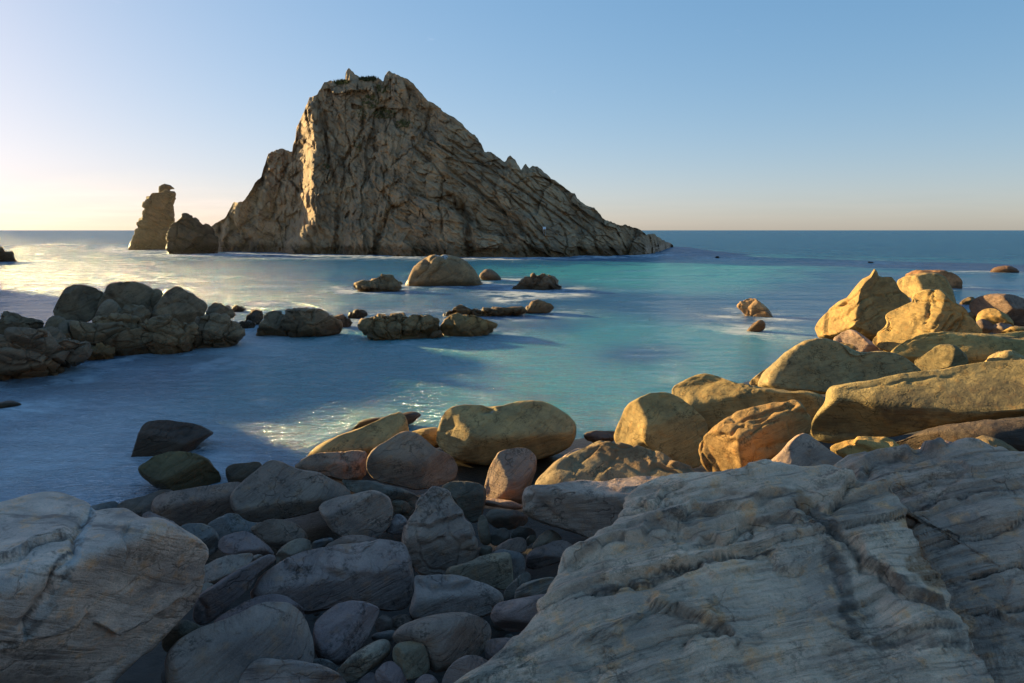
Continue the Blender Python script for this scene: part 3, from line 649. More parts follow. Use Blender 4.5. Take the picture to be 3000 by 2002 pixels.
rock('boulder', 'big oblong tan boulder with a hollow on top, lit on its left end', B, 'D',
     [(1348, 1400), (1362, 1300), (1388, 1220), (1430, 1170), (1520, 1145), (1640, 1143), (1740, 1158), (1820, 1150), (1900, 1120), (2000, 1106), (2100, 1113), (2190, 1158), (2280, 1230), (2323, 1300), (2305, 1390), (2230, 1460), (2000, 1530), (1700, 1560), (1500, 1530), (1410, 1460)],
     color=(.38, .30, .19), center=(1820, 1330), gp=(1750, 1540), dd=.7, e=.7, cuts=[(-.80, .06, .60, .72), (.02, .48, .87, .52), (.1, -.5, .86, .66)], depth=.85, amp=.6, sub=6,
     feats=[('b', [(1680, 1185), (1740, 1185)], 26, -.10), ('g', [(1850, 1310), (1900, 1350), (1930, 1365)], 12, .03), ('b', [(1430, 1240), (1450, 1260)], 40, -.04), ('g', [(1420, 1380), (1480, 1340), (1530, 1330)], 10, .02)], marks=[(0, [(1690, 1188), (1740, 1184)], 12, .5)])
rock('boulder', 'split brown block with a flat top at the water, left of the dark boulder', B, 'H', [(285, 430), (350, 375), (420, 353), (530, 350), (600, 339), (678, 342), (680, 400), (672, 490), (560, 505), (450, 480), (350, 455)], color=(.26, .21, .165), smooth=1, cuts=[(0, .62, .78, .40), (-.1, -.2, .97, .7)], feats=[('g', [(530, 350), (565, 385), (578, 480)], 7, .05), ('g', [(380, 410), (480, 380), (560, 380)], 5, .02)], style='block', amp=.6)
rock('boulder', 'dark brown angular boulder in front of the lit wedge boulder', B, 'H', [(668, 390), (690, 345), (730, 310), (790, 280), (860, 245), (900, 242), (980, 270), (1040, 330), (1130, 370), (1157, 430), (1140, 500), (1000, 545), (930, 552), (850, 530), (720, 500), (670, 450)], color=(.23, .19, .15), smooth=1, cuts=[(.05, .5, .86, .50), (-.3, -.35, .89, .55), (.7, -.2, .68, .6)], amp=.7)
rock('boulder', 'upright brown stump of rock with a lit upper edge, before the big oblong boulder', B, 'K', [(1236, 570), (1270, 400), (1300, 270), (1370, 160), (1400, 100), (1500, 58), (1640, 36), (1740, 58), (1820, 130), (1842, 200), (1832, 300), (1790, 440), (1740, 570), (1700, 700), (1500, 680), (1300, 650)], color=(.22, .19, .16), cuts=[(.05, .62, .78, .56), (-.75, .05, .66, .66)], amp=.5, gp=(1480, 690))
rock('stone', 'thin flat brown stone lying under the upright stump of rock', 'stone', 'K', [(1152, 662), (1200, 625), (1290, 613), (1430, 633), (1560, 648), (1660, 688), (1720, 730), (1620, 762), (1400, 728), (1200, 706)], color=(.27, .215, .18), e=.6, dd=-.05, depth=.16)
rock('boulder', 'smooth greenish boulder in the hollow left of the upright stump', B, 'K', [(740, 500), (820, 435), (950, 438), (1100, 440), (1245, 480), (1270, 600), (1220, 800), (1150, 920), (1050, 880), (930, 680), (830, 570)], color=GREEN_, cuts=[(0, .5, .86, .6)])
rock('boulder', 'big blunt cone-shaped knobbly boulder with a ledge across it, centre of the pile', B, 'K',
     [(298, 1140), (330, 950), (360, 850), (430, 770), (450, 680), (510, 590), (570, 578), (640, 512), (690, 498), (790, 518), (860, 560), (900, 640), (950, 720), (1005, 760), (1040, 860), (1112, 910), (1140, 1000), (1162, 1150), (1172, 1270), (1050, 1440), (800, 1520), (550, 1500), (420, 1420), (345, 1280)],
     color=(.26, .225, .205), smooth=1, style='block', amp=.75, sub=6, center=(720, 1040), cuts=[(0, .35, .94, .62), (0, -.55, .83, .60)],
     feats=[('l', [(450, 930), (560, 960), (700, 925), (900, 850), (1030, 820)], 16, .045), ('b', [(960, 990), (1000, 1000)], 50, .03), ('g', [(560, 590), (520, 660), (450, 760)], 10, .02), ('b', [(730, 1090), (740, 1100)], 30, -.03), ('l', [(930, 1200), (1050, 1215), (1160, 1220)], 10, .02)], marks=[(2, [(950, 1140), (1080, 1190)], 60, .4), (1, [(720, 1090), (740, 1110)], 22, .7)])
rock('boulder', 'smooth heart-shaped grey boulder with a peaked top, behind the left cobbles', B, 'J',
     [(273, 440), (310, 350), (440, 230), (560, 120), (680, 15), (760, -12), (860, 8), (1010, 73), (1140, 123), (1290, 138), (1360, 180), (1500, 240), (1670, 350), (1640, 420), (1450, 500), (1250, 580), (1000, 655), (700, 700), (480, 695), (330, 610)],
     color=(.235, .205, .185), gp=(600, 690), center=(850, 380), e=.72, cuts=[(-.05, .25, .97, .52), (.72, .25, .65, .52), (0, -.7, .71, .58)], amp=.45, sub=6)
rock('boulder', 'long rounded brown boulder lying behind the peaked grey boulder at left', B, 'G', [(1033, 360), (1060, 290), (1130, 260), (1340, 225), (1560, 195), (1660, 188), (1720, 300), (1620, 450), (1400, 500), (1200, 490), (1080, 440)], color=(.22, .175, .155), cuts=[(0, .66, .75, .48)], amp=.5)
rock('boulder', 'dark low boulder with black shells on top at the left water edge', B, 'G', [(790, 350), (900, 308), (1040, 263), (1120, 243), (1195, 243), (1170, 320), (1080, 420), (960, 470), (880, 460), (820, 420)], color=DARK, cuts=[(0, .6, .8, .5)], dd=.2)
rock('boulder', 'dark angular slate-coloured boulder at the water behind the big left boulder', B, 'G', [(560, 380), (660, 340), (780, 316), (815, 350), (870, 430), (760, 480), (620, 470)], color=SLATE, smooth=1, cuts=[(.3, .4, .86, .5)])
rock('stone', 'purplish rounded stone under the left end of the long brown boulder', 'stone', 'G', [(955, 440), (985, 400), (1040, 388), (1150, 440), (1260, 495), (1210, 590), (1100, 560), (980, 500)], color=PURPLE)
rock('stone', 'very small stone pinched left of the long brown boulder', 'stone', 'G', [(985, 365), (1010, 343), (1040, 350), (1045, 395), (995, 402)], color=BROWN)
rock('stone', 'blue-grey angular stone with a faceted top, right of the big left boulder', 'stone', 'G', [(1195, 560), (1240, 490), (1300, 468), (1410, 478), (1470, 500), (1503, 560), (1495, 650), (1420, 710), (1330, 670), (1260, 610)], color=BLUEGREY, smooth=1, angular=3, cuts=[(-.1, .6, .79, .35)])
rock('stone', 'purple-grey rounded stone between the blue-grey stone and the dark stone', 'stone', 'G', [(1485, 610), (1530, 560), (1640, 518), (1710, 528), (1800, 590), (1895, 675), (1850, 720), (1650, 720), (1500, 670)], color=PURPLE, cuts=[(0, .6, .8, .5)])
rock('stone', 'dark brown rounded stone below the peaked grey boulder', 'stone', 'J', [(515, 775), (600, 720), (780, 658), (900, 678), (1050, 720), (1130, 800), (1190, 890), (1110, 980), (900, 1030), (780, 1010), (660, 900), (570, 830)], color=(.17, .14, .12), cuts=[(.2, .5, .84, .55)])
rock('stone', 'upright oval grey-green stone leaning at the left end of the long purple boulder', 'stone', 'J', [(790, 1120), (860, 1000), (960, 920), (1080, 873), (1170, 888), (1218, 960), (1225, 1050), (1010, 1180), (850, 1230)], color=(.19, .18, .155))
rock('boulder', 'wide dark slab deep in the gap under the peaked grey boulder', B, 'J', [(10, 740), (150, 660), (320, 590), (480, 690), (620, 720), (580, 900), (400, 860), (300, 940), (150, 930), (70, 820)], color=SLATE, dd=.25)
rock('boulder', 'two-tone angular block, bright flat top and dark front, right of the peaked boulder', B, 'J',
     [(1293, 550), (1340, 480), (1480, 428), (1680, 388), (1920, 338), (1990, 350), (2050, 378), (2122, 430), (2152, 560), (2145, 670), (2090, 780), (1960, 900), (1750, 920), (1500, 870), (1390, 720)], color=(.265, .23, .21), smooth=1, center=(1750, 620), cuts=[(-.38, .70, .60, .18), (.2, -.22, .95, .52)], amp=.5, e=.7)
rock('boulder', 'smooth teal-grey flat stone behind the two-tone block', B, 'J', [(1530, 200), (1680, 230), (1830, 213), (2000, 258), (2200, 300), (2400, 380), (2560, 490), (2420, 600), (2100, 480), (1900, 400), (1680, 380)], color=(.135, .145, .135))
rock('stone', 'small olive stone right of the two-tone block', 'stone', 'J', [(2112, 475), (2190, 440), (2280, 458), (2360, 520), (2410, 590), (2340, 640), (2200, 610), (2140, 570)], color=GREEN_)
rock('stone', 'small bright lilac stone wedged between the two-tone block and the cone-shaped boulder', 'stone', 'J', [(2040, 800), (2130, 680), (2200, 598), (2300, 658), (2345, 720), (2300, 820), (2140, 840)], color=(.25, .235, .245), smooth=1, angular=2)
rock('stone', 'low brown stone just behind the top edge of the long purple boulder', 'stone', 'J', [(1330, 1020), (1440, 930), (1550, 880), (1700, 848), (1850, 868), (1980, 900), (2080, 970), (1920, 1050), (1600, 1060)], color=(.2, .165, .15))
rock('stone', 'dark little stone in the gap above the long purple boulder', 'stone', 'J', [(1210, 1010), (1230, 920), (1350, 890), (1450, 868), (1480, 920), (1400, 1010), (1260, 1040)], color=SLATE)
rock('boulder', 'long lying purple-grey boulder with folded ledges across its top', B, 'H',
     [(50, 1110), (110, 1000), (180, 950), (260, 910), (340, 878), (440, 853), (600, 838), (700, 840), (728, 818), (790, 820), (870, 833), (888, 900), (915, 970), (923, 1030), (908, 1110), (885, 1170), (810, 1190), (740, 1178), (560, 1165), (400, 1200), (280, 1200), (130, 1170)],
     color=(.255, .225, .225), center=(520, 1010), e=.7, cuts=[(0, .55, .83, .42), (.1, -.4, .91, .62)], amp=.7, sub=6, smooth=1,
     feats=[('l', [(255, 915), (270, 950), (330, 972), (390, 965)], 10, .03), ('l', [(430, 950), (520, 985), (620, 1005), (720, 990)], 14, .045), ('g', [(470, 868), (560, 880), (640, 905)], 7, .02), ('b', [(700, 900), (860, 890)], 40, .02)])
rock('boulder', 'narrow plank-like dark stone leaning up to the right beside the big left boulder', B, 'L',
     [(300, 620), (320, 565), (700, 305), (1000, 148), (1100, 93), (1180, 93), (1214, 150), (1180, 205), (1080, 265), (1005, 335), (982, 395), (922, 480), (780, 595), (600, 745), (430, 890), (330, 910), (245, 840), (265, 690)], color=(.185, .17, .18), center=(620, 520), e=.55, depth=.13, smooth=1, amp=.5, cuts=[(-.45, .75, .48, .30)], dd=-.15,
     feats=[('g', [(330, 620), (380, 700), (400, 870)], 20, .03)], marks=[(1, [(300, 700), (330, 860)], 60, .5)])
rock('stone', 'flat tan-grey stone tucked behind the plank-like stone', 'stone', 'L', [(335, 245), (480, 160), (620, 108), (800, 88), (920, 78), (955, 110), (905, 215), (740, 330), (620, 410), (480, 440), (350, 430)], color=(.26, .23, .215), cuts=[(0, .72, .69, .30)], smooth=1)
rock('stone', 'tiny grey stone at the upper end of the plank-like stone', 'stone', 'L', [(930, 112), (1000, 93), (1070, 105), (1010, 175), (900, 215)], color=GREY)
rock('stone', 'small grey stone in the gap between the big left boulder and the plank-like stone', 'stone', 'L', [(320, 500), (360, 430), (430, 408), (510, 440), (470, 520), (340, 590)], color=GREY)
rock('boulder', 'purple-grey boulder peeking over the big smooth blue-grey boulder', B, 'L', [(430, 920), (600, 770), (760, 680), (900, 610), (1080, 563), (1220, 553), (1320, 580), (1450, 650), (1535, 740), (1550, 830), (1400, 950), (900, 1000), (600, 1050)], color=PURPLE, dd=.1)
rock('boulder', 'big smooth blue-grey boulder in the lower left, rounded box shape', B, 'L',
     [(-70, 1270), (0, 1168), (120, 1050), (300, 958), (480, 898), (700, 818), (900, 728), (1050, 668), (1200, 648), (1350, 663), (1430, 708), (1530, 798), (1592, 920), (1633, 1080), (1645, 1260), (1600, 1400), (1400, 1560), (1000, 1760), (400, 1800), (0, 1700), (-70, 1500)],
     color=(.22, .205, .20), center=(850, 1180), e=.75, cuts=[(-.12, .66, .74, .40), (.1, -.12, .98, .60), (.8, .1, .6, .62)], amp=.4, sub=6)
rock('boulder', 'dark green-black stone in the hole between the big left boulder and the blue-grey boulder', B, 'L', [(-80, 1000), (20, 920), (130, 838), (260, 870), (380, 935), (320, 1010), (120, 1120), (0, 1230), (-100, 1200)], color=(.09, .10, .09), dd=.15)
rock('boulder', 'pink and green banded boulder at the bottom edge', B, 'L', [(755, 1620), (800, 1480), (900, 1350), (980, 1300), (1100, 1288), (1250, 1298), (1450, 1303), (1650, 1348), (1850, 1420), (1960, 1500), (2040, 1600), (2010, 1740), (1500, 1840), (900, 1820)], color=(.27, .235, .225), cuts=[(0, .6, .8, .55)], amp=.5,
     marks=[(2, [(1000, 1400), (1300, 1380), (1700, 1500)], 60, .35), (2, [(1500, 1420), (1750, 1400)], 40, .3)], dd=-.05, mat='slab', strata=(.05, 16, .004))
rock('boulder', 'rounded purple boulder with fine vertical bands, right of the blue-grey boulder', B, 'H', [(388, 1275), (420, 1220), (500, 1160), (580, 1133), (640, 1133), (742, 1163), (743, 1200), (712, 1260), (665, 1355), (605, 1430), (520, 1480), (440, 1465), (400, 1390)], color=(.225, .20, .215), cuts=[(-.3, .5, .81, .45), (.6, -.3, .74, .5)], amp=.6)
rock('stone', 'small dark blue stone above the pink and green banded boulder', 'stone', 'L', [(1580, 1320), (1660, 1290), (1780, 1298), (1900, 1350), (1950, 1410), (1900, 1470), (1720, 1440)], color=BLUEGREY)
rock('stone', 'cigar-shaped pale green stone with dark bands, leaning up to the right', 'stone', 'M', [(-70, 1430), (0, 1368), (100, 1260), (250, 1160), (400, 1080), (480, 1058), (540, 1078), (578, 1150), (545, 1245), (440, 1340), (300, 1450), (150, 1555), (40, 1560), (-40, 1500)], color=(.25, .25, .22), center=(240, 1310), dd=-.1, amp=.4, feats=[('g', [(0, 1440), (200, 1360), (420, 1230), (560, 1130)], 8, .012), ('g', [(20, 1480), (220, 1390), (440, 1260)], 6, .008)], marks=[(1, [(110, 1310), (190, 1270)], 30, .6), (1, [(40, 1470), (240, 1370), (460, 1240)], 8, .6)])
rock('stone', 'green-brown cube-like stone with a flat striped top', 'stone', 'M', [(585, 1180), (640, 1108), (740, 1083), (900, 1083), (950, 1120), (1000, 1240), (1015, 1430), (910, 1500), (750, 1545), (690, 1500), (635, 1410), (585, 1290)], color=(.20, .20, .155), smooth=1, cuts=[(0, .72, .69, .40), (-.72, -.1, .68, .42), (.35, -.15, .92, .5)], dd=-.08, marks=[(2, [(640, 1200), (680, 1380)], 40, .4)], e=.65, amp=.4)
rock('boulder', 'large smooth grey egg-shaped boulder, tilted, in the lower centre', B, 'M', [(576, 1030), (640, 948), (760, 878), (920, 818), (1100, 778), (1350, 753), (1480, 768), (1640, 828), (1700, 898), (1718, 985), (1690, 1110), (1620, 1230), (1420, 1330), (1220, 1420), (1050, 1450), (960, 1340), (880, 1200), (700, 1150), (600, 1100)], color=(.235, .21, .19), amp=.4, sub=6)
rock('boulder', 'seal-shaped grey boulder with a raised lip along its top, above the egg-shaped boulder', B, 'M', [(762, 730), (800, 640), (840, 480), (830, 340), (880, 328), (960, 343), (1200, 333), (1400, 358), (1600, 408), (1760, 478), (1852, 560), (1865, 640), (1770, 760), (1600, 830), (1400, 830), (1150, 850), (900, 870), (800, 820)], color=(.235, .225, .225), cuts=[(-.05, .6, .8, .45), (0, -.3, .95, .65)], amp=.5, center=(1300, 590),
     feats=[('l', [(880, 400), (960, 460), (1060, 490), (1200, 480), (1400, 450), (1520, 410)], 22, .03), ('b', [(900, 640), (1300, 620)], 50, .012)])
rock('stone', 'olive wedge-shaped stone, thick end right, above the seal-shaped boulder', 'stone', 'M', [(1185, 300), (1230, 238), (1320, 218), (1480, 178), (1560, 128), (1750, 83), (1900, 62), (1950, 105), (1962, 280), (1975, 450), (1870, 510), (1700, 470), (1400, 400), (1220, 370)], color=(.225, .21, .165), smooth=1, cuts=[(-.15, .7, .7, .30), (.1, -.2, .97, .55)], amp=.6)
rock('stone', 'dark slate stone behind the thick end of the olive wedge stone', 'stone', 'M', [(1690, 120), (1760, 48), (1820, 28), (2030, 58), (2100, 110), (2115, 230), (2070, 350), (1990, 430), (1900, 320)], color=SLATE, dd=.1)
rock('stone', 'dark purple stone in the shade under the pale crusted slab', 'stone', 'M', [(2095, 120), (2180, 38), (2280, -5), (2400, -45), (2560, -70), (2670, 0), (2630, 130), (2420, 210), (2220, 260), (2110, 240)], color=(.16, .14, .135), smooth=1, cuts=[(-.2, .6, .77, .4)])
rock('stone', 'small teal stone beside the tail of the seal-shaped boulder', 'stone', 'M', [(1840, 580), (1880, 490), (1970, 400), (2060, 308), (2130, 283), (2185, 350), (2120, 440), (2000, 550), (1900, 640)], color=(.15, .155, .145))
rock('stone', 'striped grey-green stone at the foot of the near banded slab', 'stone', 'M', [(1962, 570), (2010, 480), (2080, 428), (2250, 378), (2420, 348), (2540, 400), (2460, 570), (2220, 640), (2010, 660)], color=(.18, .18, .165), amp=.4, mat='slab', strata=(.3, 9, .003))
rock('stone', 'long purple-brown stone against the foot of the near banded slab', 'stone', 'M', [(1703, 770), (1760, 658), (1900, 618), (2100, 588), (2300, 548), (2480, 560), (2460, 800), (2280, 940), (2000, 985), (1870, 965), (1750, 900), (1705, 830)], color=(.235, .205, .205), amp=.4, e=.7)
rock('stone', 'dark angular stone below the long purple-brown stone, by the near slab', 'stone', 'M', [(1630, 1160), (1690, 1078), (1850, 1058), (2050, 1043), (2180, 1080), (2060, 1300), (1830, 1420), (1660, 1320)], color=(.165, .15, .155), smooth=1, angular=2)
rock('boulder', 'smooth rounded grey boulder cut by the bottom edge, beside the near slab', B, 'M', [(1130, 1590), (1180, 1450), (1280, 1330), (1400, 1258), (1500, 1238), (1620, 1268), (1740, 1350), (1800, 1430), (1740, 1640), (1420, 1760), (1180, 1720)], color=(.215, .195, .19), amp=.4)
rock('stone', 'small purple stone at the bottom edge, right of the cube-like stone', 'stone', 'M', [(790, 1620), (880, 1500), (960, 1463), (1030, 1468), (1090, 1530), (1125, 1620), (1020, 1720), (860, 1700)], color=PURPLE)
rock('stone', 'purple slab-like stone under the cigar-shaped green stone', 'stone', 'M', [(360, 1450), (500, 1318), (590, 1303), (660, 1380), (740, 1520), (815, 1640), (620, 1700), (450, 1600)], color=PURPLE, smooth=1, cuts=[(0, .4, .92, .45)], dd=.05)
rock('stone', 'dark wedge of stone at the bottom edge below the cigar-shaped green stone', 'stone', 'M', [(140, 1590), (300, 1450), (380, 1438), (490, 1570), (520, 1690), (250, 1690)], color=(.16, .14, .15), dd=.05)
rock('stone', 'small dark round stone right of the purple banded boulder', 'stone', 'M', [(370, 890), (440, 790), (520, 768), (592, 850), (595, 950), (500, 1010), (400, 990)], color=DARK, dd=.1)
rock('stone', 'small dark oval stone between the seal-shaped and the egg-shaped boulders', 'stone', 'M', [(575, 870), (640, 790), (720, 773), (800, 800), (860, 850), (720, 960), (630, 950)], color=DARK, dd=.15)
rock('stone', 'dark flat stone behind the tip of the cigar-shaped green stone', 'stone', 'M', [(300, 1030), (500, 960), (640, 958), (620, 1120), (450, 1130)], color=SLATE, dd=.1)
for lab, pts, cc in (
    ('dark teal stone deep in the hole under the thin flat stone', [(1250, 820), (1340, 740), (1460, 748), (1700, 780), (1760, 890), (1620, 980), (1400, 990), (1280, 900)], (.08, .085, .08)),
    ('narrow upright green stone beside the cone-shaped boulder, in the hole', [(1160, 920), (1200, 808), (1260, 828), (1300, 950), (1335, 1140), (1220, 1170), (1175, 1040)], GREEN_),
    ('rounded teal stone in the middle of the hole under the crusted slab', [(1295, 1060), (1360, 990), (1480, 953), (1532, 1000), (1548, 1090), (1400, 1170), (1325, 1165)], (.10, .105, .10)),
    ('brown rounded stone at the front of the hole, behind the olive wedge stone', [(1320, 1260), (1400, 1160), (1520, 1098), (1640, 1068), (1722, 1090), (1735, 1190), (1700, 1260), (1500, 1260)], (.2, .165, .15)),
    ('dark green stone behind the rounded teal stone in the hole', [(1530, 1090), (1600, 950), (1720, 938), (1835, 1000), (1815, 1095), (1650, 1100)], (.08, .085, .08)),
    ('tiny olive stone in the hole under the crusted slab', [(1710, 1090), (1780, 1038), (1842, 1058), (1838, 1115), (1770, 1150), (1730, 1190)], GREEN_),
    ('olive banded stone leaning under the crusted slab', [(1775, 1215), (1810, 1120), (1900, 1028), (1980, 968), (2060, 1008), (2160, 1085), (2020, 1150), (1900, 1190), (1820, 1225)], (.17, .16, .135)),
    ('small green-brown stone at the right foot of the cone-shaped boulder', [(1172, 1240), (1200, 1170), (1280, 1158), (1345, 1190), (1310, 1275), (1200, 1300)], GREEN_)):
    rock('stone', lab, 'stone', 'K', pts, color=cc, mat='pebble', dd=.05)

# ---- the two big near masses
rock('boulder', 'huge pale boulder in the lower left corner with a crumbly quartz vein down its top', B, 'N',
     [(-250, 260), (-100, 242), (0, 225), (110, 205), (200, 165), (290, 145), (400, 138), (450, 150), (530, 180), (620, 220), (690, 260), (740, 310), (830, 295), (940, 286), (985, 310), (1080, 370), (1200, 360), (1330, 420), (1480, 500), (1555, 560), (1548, 640), (1520, 690), (1537, 760), (1522, 880), (1442, 1010), (1372, 1080), (1250, 1210), (1170, 1300), (1040, 1370), (900, 1520), (740, 1700), (300, 1850), (-300, 1800), (-500, 1000), (-450, 500)],
     color=(.33, .30, .285), center=(560, 800), dist=5.6, gp=(700, 1100), e=.62, smooth=1, depth=1.15, back=.9, cuts=[(.0, .74, .67, .30), (.30, -.62, .72, .42), (.0, -.86, .51, .52)], amp=.35, sub=7, mat='slab',
     strata=(-.12, 42, .006),
     feats=[('g', [(700, 280), (680, 380), (640, 480), (600, 560), (580, 640), (480, 720), (440, 830), (400, 920), (330, 1000), (260, 1090), (255, 1180)], 26, .035), ('l', [(0, 720), (160, 690), (330, 600), (470, 560), (590, 535)], 18, .05), ('l', [(900, 760), (920, 640), (900, 540), (950, 440)], 9, .018), ('l', [(-80, 960), (60, 950), (140, 920)], 16, .04), ('g', [(850, 910), (930, 860), (1010, 790)], 6, .02),
            ('l', [(0, 1290), (200, 1210), (420, 1150), (640, 1070), (720, 1050)], 22, .05), ('l', [(700, 1100), (860, 1160), (1100, 1060), (1300, 960), (1480, 860)], 20, .05), ('g', [(0, 1240), (100, 1215), (190, 1210)], 12, .03), ('l', [(1180, 600), (1200, 480), (1150, 410)], 9, .012)],
     marks=[(0, [(715, 290), (690, 380), (650, 470), (620, 560), (610, 650), (560, 740), (520, 840), (440, 960), (350, 1050), (265, 1180)], 40, .6), (0, [(350, 600), (310, 720), (285, 880)], 5, .6), (0, [(240, 640), (235, 820), (150, 890)], 4, .45), (0, [(1180, 440), (1400, 530), (1530, 610)], 9, .35), (0, [(910, 540), (905, 740)], 8, .45), (0, [(560, 260), (550, 400)], 5, .3)])

def slab_relief(ppx, ppy, off):
    q = np.stack([ppx / 230, ppy / 110, 0 * ppx], 1) + off
    f1, ed, val, tl = chunk(np.stack([ppx / 300, (ppy + 0.27 * ppx) / 150, 0 * ppx], 1) + off, 61)
    return 0.012 * val + 0.02 * tl + 0.03 * fbm(q, 3, 66) + 0.006 * fbm(q * 9, 3, 68)
rock('rock_slab', 'darker banded slab at the right edge, split by a crack from the wide near slab', 'slab', 'I',
     [(1575, 365), (1585, 335), (1640, 316), (1760, 300), (1960, 276), (2040, 290), (2100, 268), (2180, 258), (2290, 275), (2400, 300), (2800, 420), (3000, 900), (2900, 1700), (2300, 1700), (2150, 1300), (2000, 900), (1860, 600), (1760, 460), (1640, 440), (1590, 415)],
     color=(.27, .235, .205), center=(2250, 800), gp=(2150, 700), dist=5.2, normal=(-.24, -.42, .87), depth=.16, back=.9, e=.45, smooth=1, amp=.28, mat='slab', sub=7, strata=(.24, 20, .065), relief=slab_relief,
     feats=[('l', [(1640, 420), (1760, 350), (1900, 310), (2040, 292)], 16, .06), ('g', [(1860, 560), (2000, 540), (2200, 500), (2400, 450)], 9, .05), ('g', [(1960, 720), (2100, 690), (2250, 640), (2400, 560)], 8, .04), ('g', [(2100, 840), (2250, 800), (2400, 760)], 8, .045), ('g', [(2130, 970), (2300, 960), (2400, 930)], 9, .05), ('b', [(2000, 620), (2250, 620)], 60, -.03)])
rock('rock_slab', 'wide pale banded slab filling the lower right, scored by dark slanting seams', 'slab', 'I',
     [(-150, 1400), (0, 1300), (120, 1203), (250, 1100), (330, 1000), (370, 965), (400, 905), (430, 840), (455, 785), (560, 700), (690, 640), (700, 600), (740, 510), (790, 460), (840, 425), (900, 408), (1010, 403), (1120, 408), (1250, 393), (1430, 383), (1570, 373), (1610, 405), (1690, 430), (1740, 428), (1800, 408), (1840, 470), (1870, 560), (1950, 700), (2010, 790), (2050, 900), (2110, 960), (2150, 1030), (2190, 1130), (2230, 1203), (2320, 1450), (1600, 1750), (300, 1750), (-150, 1550)],
     color=(.345, .30, .25), center=(1230, 860), gp=(1230, 860), dist=4.35, normal=(-.16, -.36, .92), depth=.17, back=.9, e=.42, smooth=1, amp=.30, mat='slab', sub=7, strata=(.27, 22, .065), relief=slab_relief,
     feats=[('g', [(540, 925), (700, 890), (860, 830), (1060, 770), (1230, 735), (1340, 705)], 11, .05), ('g', [(700, 868), (900, 800), (1140, 742), (1310, 720)], 7, .035), ('l', [(480, 790), (560, 742), (640, 705), (760, 672), (900, 645), (1000, 622)], 16, .05), ('l', [(1010, 705), (1180, 640), (1250, 600), (1390, 590), (1480, 580)], 15, .06), ('g', [(1400, 520), (1480, 560), (1520, 590)], 9, .05), ('l', [(1530, 565), (1580, 520), (1640, 460), (1695, 438)], 14, .07), ('g', [(1530, 590), (1600, 650), (1680, 690), (1690, 760)], 16, .06),
            ('l', [(1640, 720), (1780, 775), (1850, 860), (2050, 925)], 18, .06), ('l', [(830, 925), (860, 965), (1000, 1003), (1140, 1025), (1165, 1055), (1050, 1062), (960, 1140)], 14, .06), ('l', [(560, 1120), (650, 1080), (720, 1040), (820, 1000)], 16, .04), ('l', [(900, 610), (1100, 560), (1300, 520), (1420, 500)], 14, .05), ('g', [(1250, 610), (1240, 660), (1180, 690)], 6, .03), ('l', [(1340, 790), (1400, 770), (1430, 740)], 14, .04), ('g', [(950, 590), (945, 650)], 4, .02),
            ('b', [(1560, 760), (1640, 900)], 110, -.05), ('l', [(1560, 1000), (1700, 1020), (1900, 1010), (2100, 990)], 16, .03), ('b', [(1900, 960), (2050, 1060)], 80, .04), ('l', [(770, 560), (900, 520), (1000, 470)], 12, .03)],
     marks=[(1, [(1560, 700), (1610, 770), (1640, 850), (1620, 950), (1660, 1010)], 42, .7), (1, [(1700, 730), (1850, 850), (2000, 900)], 26, .7), (1, [(560, 920), (860, 835), (1240, 735)], 12, .75), (1, [(1500, 560), (1560, 620), (1640, 680), (1700, 740)], 30, .6), (1, [(1750, 1050), (1900, 1060), (2100, 1050)], 26, .6), (2, [(1880, 760), (1980, 800), (1940, 700)], 50, .8), (2, [(1430, 500), (1470, 530)], 22, .6), (2, [(1540, 1100), (1620, 1080)], 30, .35), (2, [(900, 960), (1000, 980)], 30, .3), (1, [(1280, 1060), (1160, 1050)], 16, .6)])

# ---- rocks standing in the water of the cove
K_ = dict(on='sea', mat='crag')
rock('sea_rock', 'dark wet fin-shaped rock in the pale water at left, farther of the two', 'rock', 'C', [(865, 1355), (900, 1300), (940, 1220), (955, 1180), (985, 1130), (1060, 1100), (1200, 1106), (1350, 1130), (1430, 1160), (1485, 1192), (1400, 1235), (1280, 1290), (1150, 1345), (1000, 1362)], color=(.105, .085, .085), cuts=[(.1, .6, .79, .42), (-.6, -.1, .79, .5)], sub=6, amp=.6, foam=.5, feats=[('g', [(960, 1180), (1150, 1170), (1380, 1150)], 10, .03), ('g', [(980, 1250), (1150, 1230), (1300, 1200)], 10, .03)], **K_)
rock('sea_rock', 'olive-brown rock in the pale water at left, nearer of the two, weedy at its foot', 'rock', 'C', [(925, 1440), (980, 1390), (1080, 1340), (1180, 1313), (1300, 1323), (1420, 1358), (1455, 1410), (1525, 1490), (1460, 1545), (1350, 1580), (1200, 1550), (1050, 1500)], color=(.17, .15, .095), cuts=[(-.1, .6, .79, .45), (.4, -.3, .86, .6)], style='block', sub=6, amp=.7, foam=.5, **K_)
rock('sea_rock', 'grey barnacled wedge at the water edge left of the peaked grey boulder', 'rock', 'C', [(1538, 1447), (1570, 1408), (1700, 1394), (1800, 1388), (1800, 1490), (1620, 1545), (1560, 1500)], color=(.16, .14, .125), cuts=[(0, .6, .8, .4)], foam=.2, **K_)
rock('sea_rock', 'barely awash dark rock at the left edge of the pale water', 'rock', 'C', [(-80, 1005), (0, 975), (90, 969), (175, 996), (60, 1015), (-80, 1030)], color=WETDARK, foam=.8, **K_)

